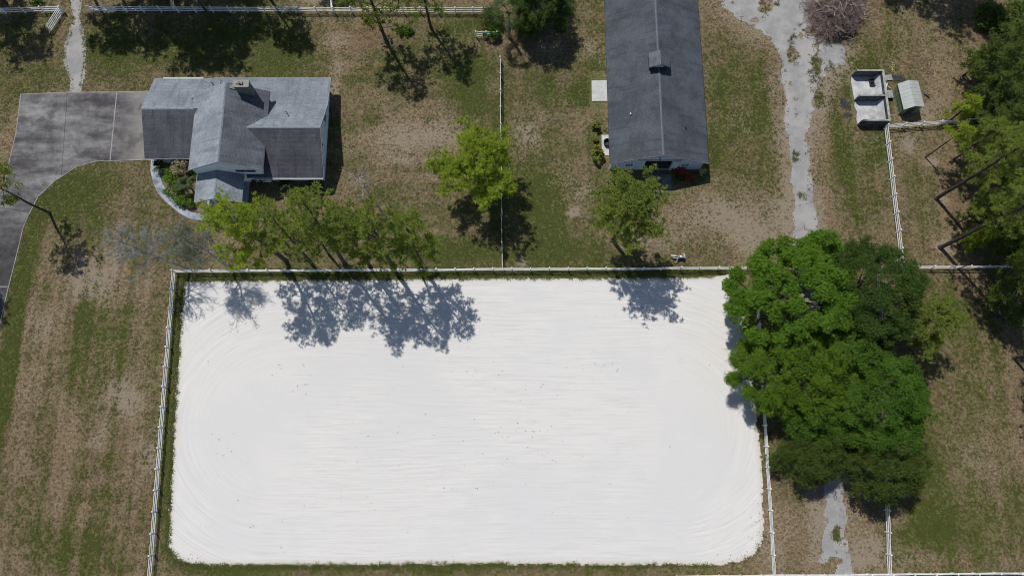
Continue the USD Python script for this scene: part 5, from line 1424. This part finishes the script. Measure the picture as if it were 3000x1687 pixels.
# ------------------------------------------------------------------ the brush pile
def build_pile():
    r = np.random.default_rng(501)
    cx, cy = G(2452, 30, .8)
    t = thing('brush_pile', 'big heap of brown cut branches beside the dirt lane', 'brush pile', (cx, cy, 0)); t.origin = np.zeros(3)
    R = (4.0, 5.4); H_ = 2.9
    b = MB()
    for i in range(3400):
        a = r.uniform(0, 6.28); q = r.uniform(0, 1) ** .5 * (.86 + .22 * math.sin(2 * a + .6) + .12 * math.sin(5 * a)) * (1.25 if i % 9 == 0 else 1)
        top = H_ * max(0, 1 - q ** 2) * r.uniform(.3, 1.05) + .08
        p = np.array([R[0] * q * math.cos(a), R[1] * q * math.sin(a), top])
        d = r.normal(0, 1, 3); d[2] *= .45; d /= np.linalg.norm(d)
        L = r.uniform(.5, 2.0) * (1 if q < .8 else .8)
        m = p + r.normal(0, .1, 3)
        e0, e1 = p - d * L / 2, p + d * L / 2
        e0[2], e1[2] = max(e0[2], .03), max(e1[2], .03)
        b.tube([e0, m, e1], [.03, .022, .009], 3, cap=False)
    obj('twigs', b, M['brush'], t, kind='stuff')
    for i in range(70):
        a = r.uniform(0, 6.28); q = r.uniform(.1, 1.05)
        p = np.array([R[0] * q * math.cos(a), R[1] * q * math.sin(a), H_ * max(0, 1 - q * q) + .2])
        d = r.normal(0, 1, 3); d[2] = -abs(d[2]) * .25; d /= np.linalg.norm(d); L = r.uniform(1.2, 3.0)
        pts = np.array([p - d * L / 2, p - d * L / 5 + r.normal(0, .16, 3), p + d * L / 5 + r.normal(0, .16, 3), p + d * L / 2 + r.normal(0, .2, 3)]); pts[:, 2] = np.maximum(pts[:, 2], .05)
        obj('branch', MB().tube(pts, [.05, .04, .03, .012], 5), M['palewood'] if i % 3 == 0 else M['brush'], t)
    # a dry pale frond tangled at the right of the heap
    b = MB()
    c0 = G(2512, 20, 1.4) - [cx, cy]
    for i in range(60):
        p = np.array([c0[0] + r.normal(0, .45), c0[1] + r.normal(0, 1.0), .9 + r.uniform(0, .6)])
        d = r.normal(0, 1, 3); d[2] *= .3; d /= np.linalg.norm(d); w = np.cross(d, [0, 0, 1.]) * .05
        e = p + d * r.uniform(.4, .9)
        b.add([p - w, p + w, e], [(0, 1, 2)])
    obj('dry_leaves', b, M['palewood'], t)


build_pile()


# ------------------------------------------------------------------ grass and litter nobody could count
def tuft_mesh(seed, n, h, w, spread):
    r = np.random.default_rng(seed)
    b = MB()
    for i in range(n):
        a = r.uniform(0, 6.28); q = r.uniform(0, 1) * spread * .5
        p = np.array([q * math.cos(a), q * math.sin(a), -.01])
        az = r.uniform(0, 6.28); d = np.array([math.cos(az), math.sin(az), 0])
        hh = h * r.uniform(.6, 1.2); s = np.array([-d[1], d[0], 0]) * w
        m = p + d * spread * .5 + [0, 0, hh * .8]; e = p + d * spread * 1.15 + [0, 0, hh * .75]
        b.add([p - s, p + s, m + s * .7, m - s * .7, e], [(0, 1, 2), (0, 2, 3), (3, 2, 4)])
    return b.mesh()


def instancer(name, label, protos_, pts, idx, scl, rot):
    path = numbered('/World', name)
    pi = UsdGeom.PointInstancer.Define(stage, path)
    tag(pi.GetPrim(), label, 'grass', None, 'stuff')
    rel = pi.CreatePrototypesRel()
    for k, (m, mat) in enumerate(protos_):
        pp = f'{path}/tuft' if k == 0 else f'{path}/tuft_{k:03d}'
        usdkit.mesh(stage, pp, m, mat)
        rel.AddTarget(pp)
    pi.CreateProtoIndicesAttr(Vt.IntArray.FromNumpy(idx.astype(np.int32)))
    pi.CreatePositionsAttr(Vt.Vec3fArray.FromNumpy(pts.astype(np.float32)))
    pi.CreateScalesAttr(Vt.Vec3fArray.FromNumpy(np.repeat(scl[:, None], 3, 1).astype(np.float32)))
    q = np.zeros((len(pts), 4)); q[:, 0] = np.cos(rot / 2); q[:, 3] = np.sin(rot / 2)
    pi.CreateOrientationsAttr(Vt.QuathArray([Gf.Quath(float(a[0]), 0.0, 0.0, float(a[3])) for a in q]))


def build_grass():
    r = np.random.default_rng(601)
    N = 420000
    X = r.uniform(-76, 76, N); Y = r.uniform(-16, 66, N)
    u, v = PX(X, Y)
    k = (u > -60) & (u < 3060) & (v > -60) & (v < 1740)
    X, Y = X[k], Y[k]
    no = unary_union([ARENA.buffer(-.1), DRIVE.buffer(.1), WALK.buffer(.05), HOUSE_FOOT, BARN_FOOT, PADS, LANE.buffer(-.5), PATH.buffer(-.4)])
    shapely.prepare(no)
    k = ~shapely.contains_xy(no, X, Y)
    X, Y = X[k], Y[k]
    mk = masks(X, Y)
    g = mk[:, 0] + .9 * (fbm2(X, Y, 1.1, 91) - .5)
    pr = np.clip(.25 + .75 * g - .45 * np.clip(mk[:, 1], 0, 1), .05, 1)
    k = r.uniform(size=len(X)) < pr
    X, Y, g = X[k], Y[k], g[k]
    green = r.uniform(size=len(X)) < np.clip(g * 1.6 - .3, .01, .97)
    s = shapely.distance(shapely.points(X, Y), ARENA)
    idx = np.where(green, r.integers(0, 2, len(X)), r.integers(2, 4, len(X)))
    scl = r.uniform(.45, 1.1, len(X)) * np.where((s < 1.2) & green, 0.9, 1.0)
    P_ = [(tuft_mesh(1, 10, .11, .016, .16), M['grass_green']), (tuft_mesh(2, 14, .09, .018, .24), M['grass_green']), (tuft_mesh(3, 9, .10, .014, .17), M['grass_dry']), (tuft_mesh(4, 12, .06, .016, .22), M['grass_dry'])]
    instancer('grass', 'tufts of green and dry grass all over the lawns and pastures', P_, np.c_[X, Y, np.full(len(X), -.005)], idx, scl, r.uniform(0, 6.28, len(X)))
    # tall ragged blades fringing the sand, weeds creeping on to the lane, litter on the sand
    pts, sc, ii = [], [], []
    ring = ARENA.exterior
    for a in np.arange(0, ring.length, .09):
        p = ring.interpolate(a); uu, vv = PX(p.x, p.y)
        if uu > 2090 or (vv > 1600 and uu > 1500):
            if r.uniform() < (.93 if uu > 2090 else .5):
                continue
        w = r.normal(0, .16); c = np.array(ARENA.centroid.coords[0]); d = np.array([p.x, p.y]) - c; d /= np.linalg.norm(d)
        pts.append((p.x + d[0] * (.12 + w), p.y + d[1] * (.12 + w), .0)); sc.append(r.uniform(.6, 1.7)); ii.append(r.integers(0, 2) if r.uniform() < .85 else 2)
    for cu, cv, n, sd in ((2392, 190, 60, 14), (2388, 230, 90, 18), (2400, 290, 70, 12), (2320, 155, 60, 14), (2325, 110, 30, 12), (2385, 175, 40, 8), (2330, 460, 40, 10), (2345, 580, 25, 14), (2276, 12, 14, 4), (2240, 20, 50, 14), (2450, 1565, 60, 10), (2360, 70, 20, 25), (2430, 200, 30, 14)):
        for _ in range(int(n * .6)):
            x, y = G(cu + r.normal(0, sd * .6), cv + r.normal(0, sd))
            pts.append((x, y, .0)); sc.append(r.uniform(.6, 1.5)); ii.append(r.integers(0, 2) if r.uniform() < .7 else 3)
    instancer('weeds', 'ragged grass blades fringing the white sand and weeds along the dirt lane', [(tuft_mesh(11, 9, .16, .02, .2), M['grass_green']), (tuft_mesh(12, 12, .12, .02, .26), M['grass_green']), (tuft_mesh(13, 9, .13, .016, .2), M['grass_dry']), (tuft_mesh(14, 9, .08, .02, .24), M['grass_dry'])],
              np.array(pts), np.array(ii), np.array(sc), r.uniform(0, 6.28, len(pts)))
    pts = []
    for cu, cv, n, su, sv in ((1560, 1270, 40, 30, 14), (1550, 1330, 40, 40, 18), (1420, 1085, 22, 30, 8), (1720, 1075, 26, 26, 8), (1350, 1430, 24, 24, 10), (1810, 1080, 16, 20, 8), (650, 1310, 26, 18, 22), (900, 1080, 30, 60, 14), (870, 1140, 20, 20, 12), (770, 1530, 20, 20, 10), (905, 1480, 20, 18, 22), (1190, 1360, 16, 40, 20), (1540, 1135, 12, 18, 12), (1400, 1300, 70, 420, 220), (1500, 1200, 70, 400, 260), (2200, 1640, 200, 26, 14), (530, 1640, 90, 24, 12), (2225, 1560, 90, 8, 40), (1800, 1648, 60, 200, 4)):
        for _ in range(n if cu > 2200 or cu == 530 or su > 100 else n // 2):
            x, y = G(cu + r.normal(0, su * 1.5), cv + r.normal(0, sv))
            if ARENA.contains(shapely.Point(x, y)):
                pts.append((x, y, .026))
    pts = np.array(pts)
    instancer('arena_litter', 'scattered dark bits of grass and droppings on the white sand', [(tuft_mesh(21, 8, .05, .014, .10), M['grass_dry']), (tuft_mesh(22, 8, .06, .012, .12), M['grass_green'])],
              pts, r.integers(0, 2, len(pts)), r.uniform(.25, 1.0, len(pts)) ** 1.5, r.uniform(0, 6.28, len(pts)))


build_grass()
